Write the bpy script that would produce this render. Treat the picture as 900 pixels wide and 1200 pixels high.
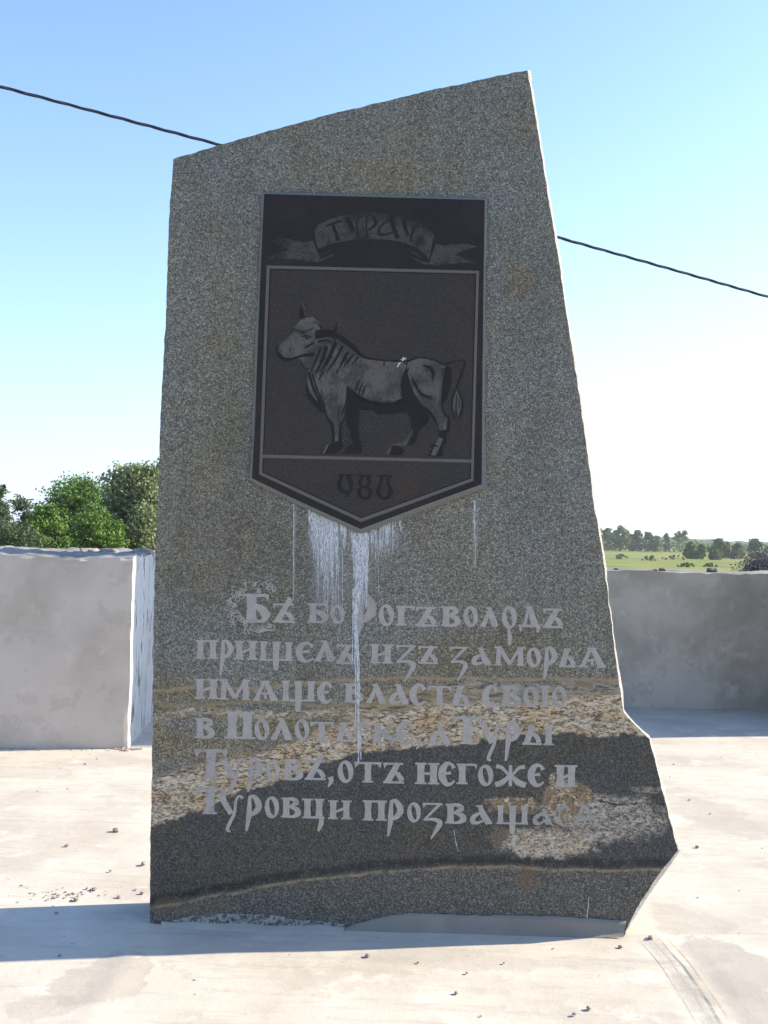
import bpy, bmesh, math, random
from mathutils import Vector, Matrix, noise as mn
import numpy as np

# ------------------------------------------------------------------ clear, camera, world, sun
for o in list(bpy.data.objects):
    bpy.data.objects.remove(o)
sc = bpy.context.scene
COL = sc.collection
R = math.radians

FPX = 35.0 / 36.0 * 1200.0
CAM = Vector((0, 0, 1.55))
PITCH, ROLL = R(1.42), R(1.30)
fw = Vector((0, math.cos(PITCH), math.sin(PITCH)))
rt = Vector((1, 0, 0))
up = rt.cross(fw)
cam_d = bpy.data.cameras.new('camera')
cam = bpy.data.objects.new('camera', cam_d)
COL.objects.link(cam)
cam_d.sensor_fit = 'VERTICAL'
cam_d.sensor_height = 36
cam_d.lens = 35
cam_d.clip_start = .05
cam_d.clip_end = 6000
Rv = rt * math.cos(ROLL) + up * math.sin(ROLL)
Uv = up * math.cos(ROLL) - rt * math.sin(ROLL)
M4 = Matrix.Identity(4)
for i in range(3):
    M4[i][0], M4[i][1], M4[i][2], M4[i][3] = Rv[i], Uv[i], -fw[i], CAM[i]
cam.matrix_world = M4
sc.camera = cam

SUN_EL, SUN_AZ = R(29), R(10.5)      # the sun stands to the right and a little behind the stone
sun_dir = Vector((math.cos(SUN_AZ) * math.cos(SUN_EL), math.sin(SUN_AZ) * math.cos(SUN_EL), math.sin(SUN_EL)))
w = bpy.data.worlds.new('World')
sc.world = w
w.use_nodes = True
wn = w.node_tree
sky = wn.nodes.new('ShaderNodeTexSky')
sky.sky_type = 'NISHITA'
sky.sun_disc = False
sky.sun_elevation = SUN_EL
sky.sun_rotation = math.pi / 2 - SUN_AZ
sky.air_density = 1.0
sky.dust_density = 1.0
sky.ozone_density = 2.6
bg = wn.nodes['Background']
# thin summer haze: the sky pales evenly towards the horizon and towards the sun's side
tcw = wn.nodes.new('ShaderNodeTexCoord')
def wmath(op, a, b=None):
    n = wn.nodes.new('ShaderNodeMath'); n.operation = op; n.use_clamp = False
    for i, v in enumerate((a, b)):
        if v is None: continue
        if isinstance(v, (int, float)): n.inputs[i].default_value = v
        else: wn.links.new(v, n.inputs[i])
    return n.outputs[0]
sep = wn.nodes.new('ShaderNodeSeparateXYZ'); wn.links.new(tcw.outputs['Generated'], sep.inputs[0])
dotn = wn.nodes.new('ShaderNodeVectorMath'); dotn.operation = 'DOT_PRODUCT'
wn.links.new(tcw.outputs['Generated'], dotn.inputs[0]); dotn.inputs[1].default_value = sun_dir
elev = wmath('MAXIMUM', sep.outputs['Z'], 0.0)
low = wmath('POWER', 2.718, wmath('MULTIPLY', elev, -5.0))
side = wmath('MULTIPLY', wmath('ADD', dotn.outputs['Value'], 1.0), .5)
hz = wmath('MINIMUM', wmath('MULTIPLY', low, wmath('ADD', .25, wmath('MULTIPLY', side, .95))), .92)
hcol = wn.nodes.new('ShaderNodeVectorMath'); hcol.operation = 'SCALE'
hcol.inputs[0].default_value = (3.1, 3.6, 4.2)
wn.links.new(wmath('ADD', .45, wmath('MULTIPLY', side, 1.1)), hcol.inputs['Scale'])
mixw = wn.nodes.new('ShaderNodeMix'); mixw.data_type = 'RGBA'
wn.links.new(hz, mixw.inputs[0]); tint = wn.nodes.new('ShaderNodeVectorMath'); tint.operation = 'MULTIPLY'
wn.links.new(sky.outputs[0], tint.inputs[0]); tint.inputs[1].default_value = (.77, .89, 1.06)
wn.links.new(tint.outputs[0], mixw.inputs[6]); wn.links.new(hcol.outputs[0], mixw.inputs[7])
wn.links.new(mixw.outputs[2], bg.inputs[0])
bg.inputs[1].default_value = .14
sl = bpy.data.lights.new('sun', 'SUN')
sl.energy = 4.6
sl.angle = R(.53)
sl.color = (1.0, .88, .71)
so = bpy.data.objects.new('sun', sl)
COL.objects.link(so)
so.rotation_euler = sun_dir.to_track_quat('Z', 'Y').to_euler()
so.location = (20, 6, 20)
sc.view_settings.view_transform = 'Standard'
sc.view_settings.look = 'None'
sc.view_settings.gamma = 1
sc.view_settings.exposure = 1.3

# ------------------------------------------------------------------ helpers: rays
def ray(px, py):
    c, s = math.cos(ROLL), math.sin(ROLL)
    x = (px - 450) * c + (py - 600) * s
    y = (py - 600) * c - (px - 450) * s
    return (fw * FPX + rt * x - up * y).normalized()
def ground_hit(px, py, z=0.0):
    d = ray(px, py)
    return CAM + d * ((z - CAM.z) / d.z)
def at_dist(px, py, Y):
    d = ray(px, py)
    return CAM + d * (Y / d.y)

# ------------------------------------------------------------------ helpers: objects
def link(name, me, mat=None, parent=None, smooth=False):
    o = bpy.data.objects.new(name, me)
    COL.objects.link(o)
    if mat: me.materials.append(mat)
    if parent: o.parent = parent
    if smooth:
        me.polygons.foreach_set('use_smooth', [True] * len(me.polygons))
    return o
def from_py(name, v, f, mat=None, parent=None, smooth=False):
    me = bpy.data.meshes.new(name)
    me.from_pydata([tuple(p) for p in v], [], f)
    me.update()
    return link(name, me, mat, parent, smooth)
def from_bm(name, bm, mat=None, parent=None, smooth=False):
    me = bpy.data.meshes.new(name)
    bm.to_mesh(me)
    bm.free()
    return link(name, me, mat, parent, smooth)
def tag(o, label=None, cat=None, group=None, kind=None):
    if label: o['label'] = label
    if cat: o['category'] = cat
    if group: o['group'] = group
    if kind: o['kind'] = kind
    return o
def empty(name, loc, rot=(0, 0, 0)):
    o = bpy.data.objects.new(name, None)
    COL.objects.link(o)
    o.location = loc
    o.rotation_euler = rot
    o.empty_display_size = .2
    return o
def n3(p, s=1.0, seed=0.0):
    return mn.noise(Vector((p[0] * s + seed, p[1] * s - seed * .7, p[2] * s + seed * 1.3)))

# ------------------------------------------------------------------ helpers: materials
class MB:
    def __init__(self, name, rough=.8, spec=.3):
        self.m = bpy.data.materials.new(name)
        self.m.use_nodes = True
        self.t = self.m.node_tree
        self.b = self.t.nodes['Principled BSDF']
        self.b.inputs['Roughness'].default_value = rough
        self.b.inputs['Specular IOR Level'].default_value = spec
        self.tc = self.t.nodes.new('ShaderNodeTexCoord')
        self.obj = self.tc.outputs['Object']
    def set(self, sock, v):
        if isinstance(v, bpy.types.NodeSocket): self.t.links.new(v, sock)
        elif v is not None:
            if isinstance(v, (tuple, list)) and len(v) == 3 and sock.type == 'RGBA': v = (*v, 1)
            sock.default_value = v
    def math(self, op, a, b=None, clamp=False):
        n = self.t.nodes.new('ShaderNodeMath'); n.operation = op; n.use_clamp = clamp
        self.set(n.inputs[0], a); self.set(n.inputs[1], b)
        return n.outputs[0]
    def map(self, scale=(1, 1, 1), loc=(0, 0, 0), rot=(0, 0, 0), vec=None):
        n = self.t.nodes.new('ShaderNodeMapping')
        self.set(n.inputs['Vector'], vec or self.obj)
        n.inputs['Scale'].default_value = scale; n.inputs['Location'].default_value = loc; n.inputs['Rotation'].default_value = rot
        return n.outputs[0]
    def noise(self, scale, detail=3, rough=.55, vec=None, dist=0):
        n = self.t.nodes.new('ShaderNodeTexNoise')
        self.set(n.inputs['Vector'], vec or self.obj)
        n.inputs['Scale'].default_value = scale; n.inputs['Detail'].default_value = detail
        n.inputs['Roughness'].default_value = rough; n.inputs['Distortion'].default_value = dist
        return n.outputs['Fac']
    def voro(self, scale, vec=None, out='Color', feature='F1'):
        n = self.t.nodes.new('ShaderNodeTexVoronoi'); n.feature = feature
        self.set(n.inputs['Vector'], vec or self.obj); n.inputs['Scale'].default_value = scale
        if out == 'Color':
            s = self.t.nodes.new('ShaderNodeSeparateColor'); self.t.links.new(n.outputs['Color'], s.inputs[0])
            return s.outputs[0]
        return n.outputs[out]
    def smooth(self, x, lo, hi, a=0., b=1.):
        n = self.t.nodes.new('ShaderNodeMapRange'); n.interpolation_type = 'SMOOTHSTEP'
        self.set(n.inputs[0], x)
        n.inputs[1].default_value = lo; n.inputs[2].default_value = hi; n.inputs[3].default_value = a; n.inputs[4].default_value = b
        return n.outputs[0]
    def ramp(self, x, stops):
        n = self.t.nodes.new('ShaderNodeValToRGB'); self.set(n.inputs[0], x)
        e = n.color_ramp.elements
        while len(e) < len(stops): e.new(.5)
        for el, (p, c) in zip(e, stops):
            el.position = p
            el.color = (c, c, c, 1) if isinstance(c, (int, float)) else (*c, 1)
        return n.outputs[0]
    def mix(self, f, a, b, mode='MIX'):
        n = self.t.nodes.new('ShaderNodeMix'); n.data_type = 'RGBA'; n.blend_type = mode
        self.set(n.inputs[0], f); self.set(n.inputs[6], a); self.set(n.inputs[7], b)
        return n.outputs[2]
    def xyz(self, vec=None):
        n = self.t.nodes.new('ShaderNodeSeparateXYZ'); self.set(n.inputs[0], vec or self.obj)
        return n.outputs
    def curve(self, x, pts):
        n = self.t.nodes.new('ShaderNodeFloatCurve'); self.set(n.inputs['Value'], x)
        c = n.mapping.curves[0]
        pts = sorted(pts)
        c.points[0].location = pts[0]; c.points[1].location = pts[-1]
        for p in pts[1:-1]: c.points.new(*p)
        n.mapping.update()
        return n.outputs[0]
    def bump(self, h, strength=.3, dist=.01):
        n = self.t.nodes.new('ShaderNodeBump'); self.set(n.inputs['Height'], h)
        n.inputs['Strength'].default_value = strength; n.inputs['Distance'].default_value = dist
        self.t.links.new(n.outputs[0], self.b.inputs['Normal'])
    def col(self, c): self.set(self.b.inputs['Base Color'], c); return self
    def alpha(self, a): self.set(self.b.inputs['Alpha'], a); return self

# ------------------------------------------------------------------ monument frame
SLAB_Y = ground_hit(450, 1090).y
MON = empty('stone_monument', (0, SLAB_Y, 0), (R(-2.0), 0, 0))
tag(MON, 'tall grey granite slab with slanted top, bull plaque and carved Cyrillic inscription', 'monument')
bpy.context.view_layer.update()
MI = MON.matrix_world.inverted()
def sl_pt(px, py, off=0.0):
    """pixel -> point in monument space on the plane 'off' in front of the slab face"""
    o = MI @ CAM
    d = (MI.to_3x3() @ ray(px, py))
    t = (-off - o.y) / d.y
    return o + d * t

# ------------------------------------------------------------------ granite
XR, ZR, Z0 = 2.8, 3.8, -.1           # normalising ranges of the curves: x -1.4..1.4, z -.1..3.7
def uv01(px, py):
    p = sl_pt(px, py)
    return ((p.x + 1.4) / XR, (p.z - Z0) / ZR)
def granite():
    b = MB('granite', .62, .35)
    x, y, z = b.xyz()
    u = b.math('DIVIDE', b.math('ADD', x, 1.4), XR)
    v = b.math('DIVIDE', b.math('ADD', z, -Z0), ZR)
    wob = b.math('MULTIPLY', b.math('SUBTRACT', b.noise(14, 4, .6), .5), .020)
    wob2 = b.math('MULTIPLY', b.math('SUBTRACT', b.noise(5, 3, .6), .5), .012)
    vv = b.math('ADD', b.math('ADD', v, wob), wob2)
    def below(pts, soft, raw=False):
        c = b.curve(u, [uv01(*p) for p in pts])
        d = b.math('SUBTRACT', c, v if raw else vv)
        return d, b.smooth(d, -soft, soft)
    # grain
    cell = b.voro(290)
    cell2 = b.voro(150)
    fine = b.noise(170, 2, .7)
    g = b.math('ADD', b.math('MULTIPLY', cell, .45), b.math('ADD', b.math('MULTIPLY', fine, .6), b.math('MULTIPLY', cell2, .25)))
    patch = b.noise(2.2, 4, .6)
    hue = b.noise(3.1, 3, .6, vec=b.map(loc=(3, 1, 7)))
    upper = b.ramp(g, [(.28, (.036, .035, .032)), (.48, (.088, .086, .077)), (.66, (.145, .141, .125)), (.82, (.24, .232, .205)), (.95, (.38, .365, .32))])
    upper = b.mix(b.smooth(hue, .40, .62), upper, b.mix(.75, upper, (.98, .94, .80), 'MULTIPLY'))
    upper = b.mix(b.smooth(patch, .5, .75, 0, .55), upper, b.mix(1, upper, (.70, .64, .5), 'MULTIPLY'))
    cool = b.noise(1.1, 2, .5, vec=b.map(loc=(9, 4, 2)))
    upper = b.mix(b.smooth(cool, .45, .65, 0, .6), upper, b.mix(1, upper, (.90, .98, 1.08), 'MULTIPLY'))
    # rain-darkened weathering down the face
    strk = b.noise(1, 4, .6, vec=b.map(scale=(9, 1, .8)))
    upper = b.mix(b.smooth(strk, .5, .72, 0, .35), upper, b.mix(1, upper, (.62, .62, .58), 'MULTIPLY'))
    def tone(col, f, k): return b.mix(f, col, b.mix(1, col, k, 'MULTIPLY'))
    def area(px, py, rx, ry, amt, k=1):
        p = sl_pt(px, py); q = sl_pt(px + rx, py - ry)
        ax = b.math('DIVIDE', b.math('SUBTRACT', x, p.x), q.x - p.x)
        az = b.math('DIVIDE', b.math('SUBTRACT', z, p.z), q.z - p.z)
        r = b.math('SQRT', b.math('ADD', b.math('MULTIPLY', ax, ax), b.math('MULTIPLY', az, az)))
        r = b.math('ADD', r, b.math('MULTIPLY', b.math('SUBTRACT', b.noise(5, 5, .65, vec=b.map(loc=(k, 0, k))), .5), 1.8))
        return b.smooth(r, .3, 1.25, amt, 0)
    upper = tone(upper, area(300, 660, 110, 110, .75, 2), (.80, .74, .62))
    upper = tone(upper, area(250, 420, 50, 190, .5, 3), (.90, .84, .70))
    upper = tone(upper, area(440, 205, 130, 22, .5, 4), (1.05, .88, .70))
    upper = tone(upper, area(610, 330, 22, 30, .7, 5), (1.05, .85, .66))
    upper = tone(upper, area(625, 500, 40, 260, .6, 6), (.84, .88, .92))
    upper = tone(upper, area(550, 770, 130, 26, .8, 7), (.95, .86, .70))
    upper = tone(upper, b.math('MULTIPLY', b.smooth(b.noise(26, 3, .6), .60, .68), .5), (1.25, 1.0, .68))
    upper = tone(upper, b.smooth(b.noise(19, 4, .7, vec=b.map(loc=(5, 5, 5))), .55, .70, 0, .55), (.66, .66, .66))
    dark = b.ramp(g, [(.3, (.016, .0165, .017)), (.55, (.036, .037, .037)), (.75, (.066, .067, .065)), (.95, (.13, .128, .12))])
    dark = b.mix(b.smooth(b.noise(2.6, 3, .6, vec=b.map(loc=(1, 8, 3))), .42, .62), dark, b.mix(1, dark, (1.1, 1.0, .84), 'MULTIPLY'))
    # crystalline cream band
    xt = b.voro(70, vec=b.map(scale=(.8, 1, 1.9), rot=(0, .5, 0)))
    xt2 = b.voro(130, vec=b.map(scale=(1, 1, 2.2), rot=(0, .7, 0)))
    edge = b.voro(55, vec=b.map(scale=(1, 1, 1.5), rot=(0, .35, 0)), out='Distance', feature='DISTANCE_TO_EDGE')
    k = b.math('ADD', b.math('MULTIPLY', xt, .30), b.math('ADD', b.math('MULTIPLY', xt2, .25), b.math('ADD', b.math('MULTIPLY', fine, .35), b.math('MULTIPLY', b.noise(30, 3, .7, vec=b.map(scale=(.8, 1, 1.8), rot=(0, .5, 0))), .3))))
    cream = b.ramp(k, [(.34, (.05, .04, .028)), (.46, (.155, .128, .092)), (.57, (.30, .255, .19)), (.72, (.54, .475, .385))])
    rust = b.smooth(b.noise(7, 5, .75, vec=b.map(scale=(1, 1, 2.2))), .42, .62)
    cream = b.mix(b.math('MULTIPLY', rust, .85), cream, b.mix(1, cream, (.86, .70, .47), 'MULTIPLY'))
    streaks = b.noise(11, 5, .7, vec=b.map(scale=(1, 1, 4.5), rot=(0, .12, 0)), dist=.8)
    cream = b.mix(b.smooth(streaks, .60, .67, 0, .7), cream, (.035, .035, .03))
    # compose: cream band over upper stone
    cr_d, cr = below([(150, 925), (180, 915), (237, 896), (303, 884), (343, 868), (400, 848), (470, 832), (520, 826), (600, 822), (660, 817), (731, 810), (800, 806)], .0045)
    c = b.mix(cr, upper, cream)
    # streaky black/white zone right above the band
    _, sz = below([(150, 935), (300, 905), (380, 860), (440, 815), (500, 804), (600, 800), (725, 798), (800, 798)], .003)
    sz = b.math('MULTIPLY', sz, b.math('SUBTRACT', 1.0, cr))
    swz = b.ramp(b.noise(16, 5, .75, vec=b.map(scale=(1, 1, 3.6), rot=(0, .16, 0)), dist=1.2), [(.38, (.03, .033, .03)), (.47, (.14, .14, .12)), (.56, (.34, .31, .25)), (.66, (.2, .19, .16))])
    c = b.mix(b.math('MULTIPLY', sz, .85), c, swz)
    # gray stone window inside the band at the left edge
    # olive-brown tint of the stone between the veins and the dark foot
    _, ol = below([(150, 790), (300, 800), (450, 800), (600, 806), (800, 812)], .012)
    ol = b.math('MULTIPLY', ol, b.smooth(b.noise(4, 4, .6, vec=b.map(scale=(.7, 1, 2.4))), .38, .6))
    c = b.mix(b.math('MULTIPLY', ol, b.math('SUBTRACT', .75, b.math('MULTIPLY', cr, .6))), c, b.mix(1, c, (1.15, .95, .62), 'MULTIPLY'))
    # veins
    def vein(pts, half, colr, amt=1.0, cur=None):
        cu = b.curve(u, [uv01(*p) for p in pts])
        d = b.math('ABSOLUTE', b.math('SUBTRACT', cu, b.math('ADD', v, wob2)))
        brk = b.smooth(b.noise(20, 4, .7), .36, .56, .15, 1)
        return b.math('MULTIPLY', b.smooth(d, half * .4, half * 1.5, amt, 0), brk), colr
    for args in [
        ([(150, 846), (178, 842), (230, 834), (300, 838), (370, 835), (430, 836), (480, 840)], .0042, cream, .85),
        ([(150, 818), (178, 822), (230, 826), (300, 822), (400, 826), (470, 822)], .0020, (.26, .19, .11), .6),
        ([(150, 812), (178, 808), (300, 806), (400, 797), (520, 795), (600, 796), (725, 797), (800, 797)], .0018, (.30, .22, .13), .85),
    ]:
        f, colr = vein(*args)
        c = b.mix(f, c, colr)
    dk_d, dk = below([(150, 978), (180, 968), (237, 947), (297, 923), (343, 910), (370, 897), (403, 887), (440, 879), (484, 876), (560, 870), (600, 862), (648, 860), (720, 860), (800, 858)], .0016)
    c = b.mix(dk, c, dark)
    # lower grey zone below the vein is a little lighter and granular
    LV = [(150, 1068), (200, 1060), (240, 1052), (300, 1040), (400, 1027), (470, 1020), (560, 1017), (650, 1019), (760, 1020), (800, 1020)]
    lo_d, lo = below(LV, .0015)
    lower = b.ramp(g, [(.3, (.022, .021, .019)), (.5, (.050, .048, .042)), (.72, (.094, .090, .078)), (.92, (.21, .20, .175))])
    c = b.mix(lo, c, lower)
    f, _ = vein([(p[0], p[1] - 9) for p in LV], .0040, None, .8)
    c = b.mix(f, c, (.012, .013, .013))
    f, _ = vein(LV, .0016, None, .9)
    c = b.mix(f, c, b.ramp(fine, [(.3, (.12, .08, .045)), (.7, (.36, .3, .2))]))
    # crystal patch, lower right
    def blob(px, py, rx, ry, amp=.6, sc_=16):
        p = sl_pt(px, py); q = sl_pt(px + rx, py - ry)
        ax = b.math('DIVIDE', b.math('SUBTRACT', x, p.x), q.x - p.x)
        az = b.math('DIVIDE', b.math('SUBTRACT', z, p.z), q.z - p.z)
        r = b.math('SQRT', b.math('ADD', b.math('MULTIPLY', ax, ax), b.math('MULTIPLY', az, az)))
        r = b.math('ADD', r, b.math('MULTIPLY', b.math('SUBTRACT', b.noise(sc_, 5, .65), .5), amp * 2.6))
        return b.math('MULTIPLY', b.smooth(r, .70, 1.15, 1, 0), b.smooth(b.math('ADD', b.math('MULTIPLY', b.noise(45, 4, .75), .7), b.math('MULTIPLY', cell2, .3)), .34, .50, .25, 1))
    grey_c = b.ramp(k, [(.34, (.07, .062, .052)), (.47, (.17, .153, .128)), (.58, (.265, .235, .19)), (.74, (.43, .39, .325))])
    c = b.mix(blob(716, 958, 66, 26, .45, 12), c, grey_c)
    c = b.mix(blob(640, 988, 62, 17, .6, 22), c, b.mix(.3, cream, (.5, .47, .4)))
    rusty = b.mix(b.smooth(fine, .35, .6), (.10, .062, .028), (.28, .20, .11))
    c = b.mix(blob(662, 940, 32, 30, .8, 22), c, b.mix(b.smooth(b.noise(24, 3, .6), .42, .58), rusty, cream))
    c = b.mix(blob(602, 944, 34, 9, .8, 22), c, b.mix(b.smooth(b.noise(24, 3, .6), .46, .6), rusty, cream))
    c = b.mix(blob(585, 978, 12, 10, .8, 22), c, b.mix(.5, dark, rusty))
    f, _ = vein([(150, 1100), (600, 1000), (690, 938), (720, 941), (780, 943), (800, 944)], .0010, None, .9)
    c = b.mix(b.math('MULTIPLY', f, b.smooth(x, sl_pt(695, 940).x, sl_pt(705, 940).x)), c, (.012, .012, .012))
    c = b.mix(b.math('MULTIPLY', blob(765, 926, 30, 3.5, .5, 30), .5), c, grey_c)
    # brown soil splash near the lower left
    c = b.mix(b.math('MULTIPLY', blob(215, 1062, 55, 10, .9, 18), .7), c, b.mix(.5, c, (.2, .13, .06)))
    c = b.mix(b.math('MULTIPLY', blob(618, 1030, 14, 16, .9, 22), .5), c, (.16, .1, .05))
    # lime bloom soaked into the stone under the plaque
    vst = b.math('ADD', b.math('MULTIPLY', b.noise(12, 4, .7, vec=b.map(scale=(6, 1, .5))), .6), b.math('MULTIPLY', fine, .4))
    for (px, py, rx, ry, am) in [(382, 632, 24, 40, .75), (384, 680, 22, 60, .35), (424, 660, 11, 70, .8), (450, 630, 26, 26, .5), (418, 790, 5, 110, .6), (557, 620, 5, 50, .4), (345, 640, 4, 70, .4), (404, 640, 60, 70, .2)]:
        p = sl_pt(px, py); q = sl_pt(px + rx, py - ry)
        ax = b.math('DIVIDE', b.math('SUBTRACT', x, p.x), q.x - p.x)
        az = b.math('DIVIDE', b.math('SUBTRACT', z, p.z), q.z - p.z)
        r = b.math('SQRT', b.math('ADD', b.math('MULTIPLY', ax, ax), b.math('MULTIPLY', az, az)))
        f = b.math('MULTIPLY', b.smooth(r, .3, 1.1, am, 0), b.smooth(vst, .38, .62, .25, 1))
        c = b.mix(f, c, (.40, .41, .42))
    c = b.mix(1, c, (1.03, .965, .89), 'MULTIPLY')
    b.col(c)
    h = b.math('ADD', b.math('MULTIPLY', fine, .6), b.math('MULTIPLY', cell, .4))
    b.bump(h, .25, .003)
    return b.m
def split_stone():
    b = MB('split_stone_side', .85, .25)
    g = b.noise(120, 3, .7)
    c = b.ramp(g, [(.3, (.12, .115, .105)), (.5, (.27, .26, .24)), (.7, (.46, .44, .41))])
    b.col(c); b.bump(b.noise(40, 5, .7), .6, .01)
    return b.m
M_GRAN = granite()
M_SIDE = split_stone()

OUT = [(203, 186.5), (248, 172.7), (310, 155), (357, 141.7), (400, 130.7), (460, 116.7), (500, 106.5), (540, 98.7), (583, 88.6), (618, 82.5),
       (626, 127), (636, 188), (644, 242), (654.5, 303), (663.5, 367), (672.5, 421), (681.5, 482), (689, 535), (695.7, 590), (703, 631),
       (708, 662), (714.5, 714), (719.7, 755), (724.9, 796), (731, 835), (745.5, 851), (761, 866), (767.5, 890), (779.6, 940),
       (794.5, 996), (769, 1028.7), (750.7, 1056.7), (733, 1091), (728, 1110), (450, 1106), (176, 1098),
       (175.5, 1083), (176, 1030), (177, 950), (179, 850), (180, 760), (180.5, 700), (182, 640), (185, 600), (187.5, 500),
       (191.5, 420), (194.5, 370), (196, 320), (197.5, 270), (200, 227)]
def build_slab():
    pts = [sl_pt(*p) for p in OUT]
    random.seed(4)
    dens = []
    n = len(pts)
    for i in range(n):
        a, c = pts[i], pts[(i + 1) % n]
        k = max(1, int((c - a).length / .018))
        for j in range(k):
            p = a.lerp(c, j / k)
            nrm = Vector((-(c.z - a.z), 0, c.x - a.x)).normalized()
            amp = .0022 if j else .0006
            p = p + nrm * amp * (n3(p, 25) * 1.6)
            dens.append((p, nrm))
    m = len(dens)
    nr = []
    for i in range(m):
        v = Vector((0, 0, 0))
        for k in range(-2, 3): v += dens[(i + k) % m][1]
        nr.append(v.normalized())
    camx = (MI @ CAM)
    rings = []
    TH = .25
    for di, d in enumerate([0, .004, .02, .045, .08, .12, .165, .21, .245]):
        ring = []
        for i, (p, _) in enumerate(dens):
            nv = nr[i]
            # the split sides run a little wide of the sawn face, so that their rough edge shows
            slope = max(0., (Vector((p.x - camx.x, 0, p.z - camx.z)).dot(nv)) / (0 - camx.y))
            bulge = .35 + .65 * (n3(p, 2.3, 5) + .5)
            rough = (n3((p.x, d * 1.5, p.z), 9, 3) * .014 + n3((p.x, d, p.z), 28, 7) * .005)
            rgt = max(0., min(1., (nv.x - .3) / .4))
            off = slope * min(d, .05) * rgt + .002 * rgt * min(1, d / .004)
            if d > .004:
                off += (.009 * bulge * rgt - .004 * (1 - rgt)) * min(1, d / .03) + max(-.006, rough * (.6 - .25 * rgt)) * min(1, d / .03)
            if nv.x < -.8 and d > .004:
                off += max(0, n3(p, 4, 11) - .08) * .05 * min(1, d / .05)
            if d > .2: off -= (d - .2) * .6
            if d > .08: off -= (d - .08) * .02
            q = Vector((p.x, d, p.z)) + Vector((nv.x, 0, nv.z)) * off
            ring.append(q)
        rings.append(ring)
    verts = [v for r_ in rings for v in r_]
    bm = bmesh.new()
    bv = [bm.verts.new(v) for v in verts]
    bm.verts.ensure_lookup_table()
    front = bm.faces.new(bv[:m])
    front.material_index = 0
    back = bm.faces.new(list(reversed(bv[-m:])))
    back.material_index = 1
    for k in range(len(rings) - 1):
        for i in range(m):
            j = (i + 1) % m
            f = bm.faces.new((bv[k * m + i], bv[(k + 1) * m + i], bv[(k + 1) * m + j], bv[k * m + j]))
            f.material_index = 1
    bmesh.ops.recalc_face_normals(bm, faces=bm.faces)
    bmesh.ops.triangulate(bm, faces=[front, back])
    me = bpy.data.meshes.new('slab')
    bm.to_mesh(me); bm.free()
    me.materials.append(M_GRAN); me.materials.append(M_SIDE)
    return link('slab', me, None, MON)
build_slab()

# ------------------------------------------------------------------ carved lettering
def letter_mat(name, c1, c2, thr=.36, fade=None):
    b = MB(name, .8, .2)
    g = b.noise(260, 3, .7)
    c = b.ramp(g, [(.3, c1), (.7, c2)])
    c = b.mix(b.smooth(b.noise(22, 4, .65), .42, .62, 0, .28), c, b.mix(1, c, (.62, .62, .60), 'MULTIPLY'))
    b.col(c)
    wear = b.math('ADD', b.math('MULTIPLY', b.noise(150, 2, .6), .5), b.math('MULTIPLY', b.noise(18, 3, .6), .5))
    b.alpha(b.smooth(wear, thr - .03, thr + .05))
    b.bump(g, .2, .002)
    return b.m
M_LET = letter_mat('sandblasted_letter', (.30, .266, .232), (.44, .392, .345), .33)
M_LETW = letter_mat('worn_letter', (.27, .24, .21), (.42, .375, .33), .375)

M_LETF = letter_mat('faded_letter', (.26, .235, .205), (.38, .345, .305), .43)

def ribbon(pts, wid):
    """variable width ribbon; pts in pixel space; returns list of (left, right) pairs"""
    if not isinstance(wid, (list, tuple)): wid = [wid] * len(pts)
    P = [Vector(p) for p in pts]
    # smooth resample (Catmull-Rom) when there are more than 2 points
    Q, W = [], []
    n = len(P)
    for i in range(n - 1):
        p0, p1, p2, p3 = P[max(i - 1, 0)], P[i], P[i + 1], P[min(i + 2, n - 1)]
        k = 1 if n == 2 else 5
        for j in range(k):
            t = j / k
            q = .5 * ((2 * p1) + (-p0 + p2) * t + (2 * p0 - 5 * p1 + 4 * p2 - p3) * t * t + (-p0 + 3 * p1 - 3 * p2 + p3) * t ** 3)
            Q.append(q); W.append(wid[i] * (1 - t) + wid[i + 1] * t)
    Q.append(P[-1]); W.append(wid[-1])
    L, Rr = [], []
    for i, q in enumerate(Q):
        d = (Q[min(i + 1, len(Q) - 1)] - Q[max(i - 1, 0)])
        if d.length < 1e-9: d = Vector((1, 0))
        d.normalize()
        nv = Vector((-d.y, d.x))
        L.append(q + nv * W[i] / 2); Rr.append(q - nv * W[i] / 2)
    return L, Rr
class Flat:
    """collects flat carved shapes given in photo pixels and lays them on a plane in front of the slab"""
    def __init__(self, off, step=.00004, thick=0.0):
        self.v, self.f, self.off, self.step, self.k = [], [], off, step, 0
    def _o(self):
        self.k += 1
        return self.off + self.step * self.k
    def rib(self, pts, wid):
        L, Rr = ribbon(pts, wid)
        o = self._o(); s = len(self.v)
        for a, c in zip(L, Rr):
            self.v.append(sl_pt(a.x, a.y, o)); self.v.append(sl_pt(c.x, c.y, o))
        for i in range(len(L) - 1):
            self.f.append((s + 2 * i, s + 2 * i + 1, s + 2 * i + 3, s + 2 * i + 2))
    def poly(self, pts):
        o = self._o(); s = len(self.v)
        for p in pts: self.v.append(sl_pt(p[0], p[1], o))
        self.f.append(tuple(range(s, s + len(pts))))
    def ring(self, outer, inner):
        o = self._o(); s = len(self.v); n = len(outer)
        for p in outer + inner: self.v.append(sl_pt(p[0], p[1], o))
        for i in range(n):
            j = (i + 1) % n
            self.f.append((s + i, s + j, s + n + j, s + n + i))
    def build(self, name, mat, parent):
        bm = bmesh.new()
        vs = [bm.verts.new(p) for p in self.v]
        for f in self.f:
            try: bm.faces.new([vs[i] for i in f])
            except ValueError: pass
        for f in bm.faces:
            f.normal_update()
            if f.normal.y > 0: f.normal_flip()
        bmesh.ops.triangulate(bm, faces=[f for f in bm.faces if len(f.verts) > 4])
        return from_bm(name, bm, mat, parent)

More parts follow.
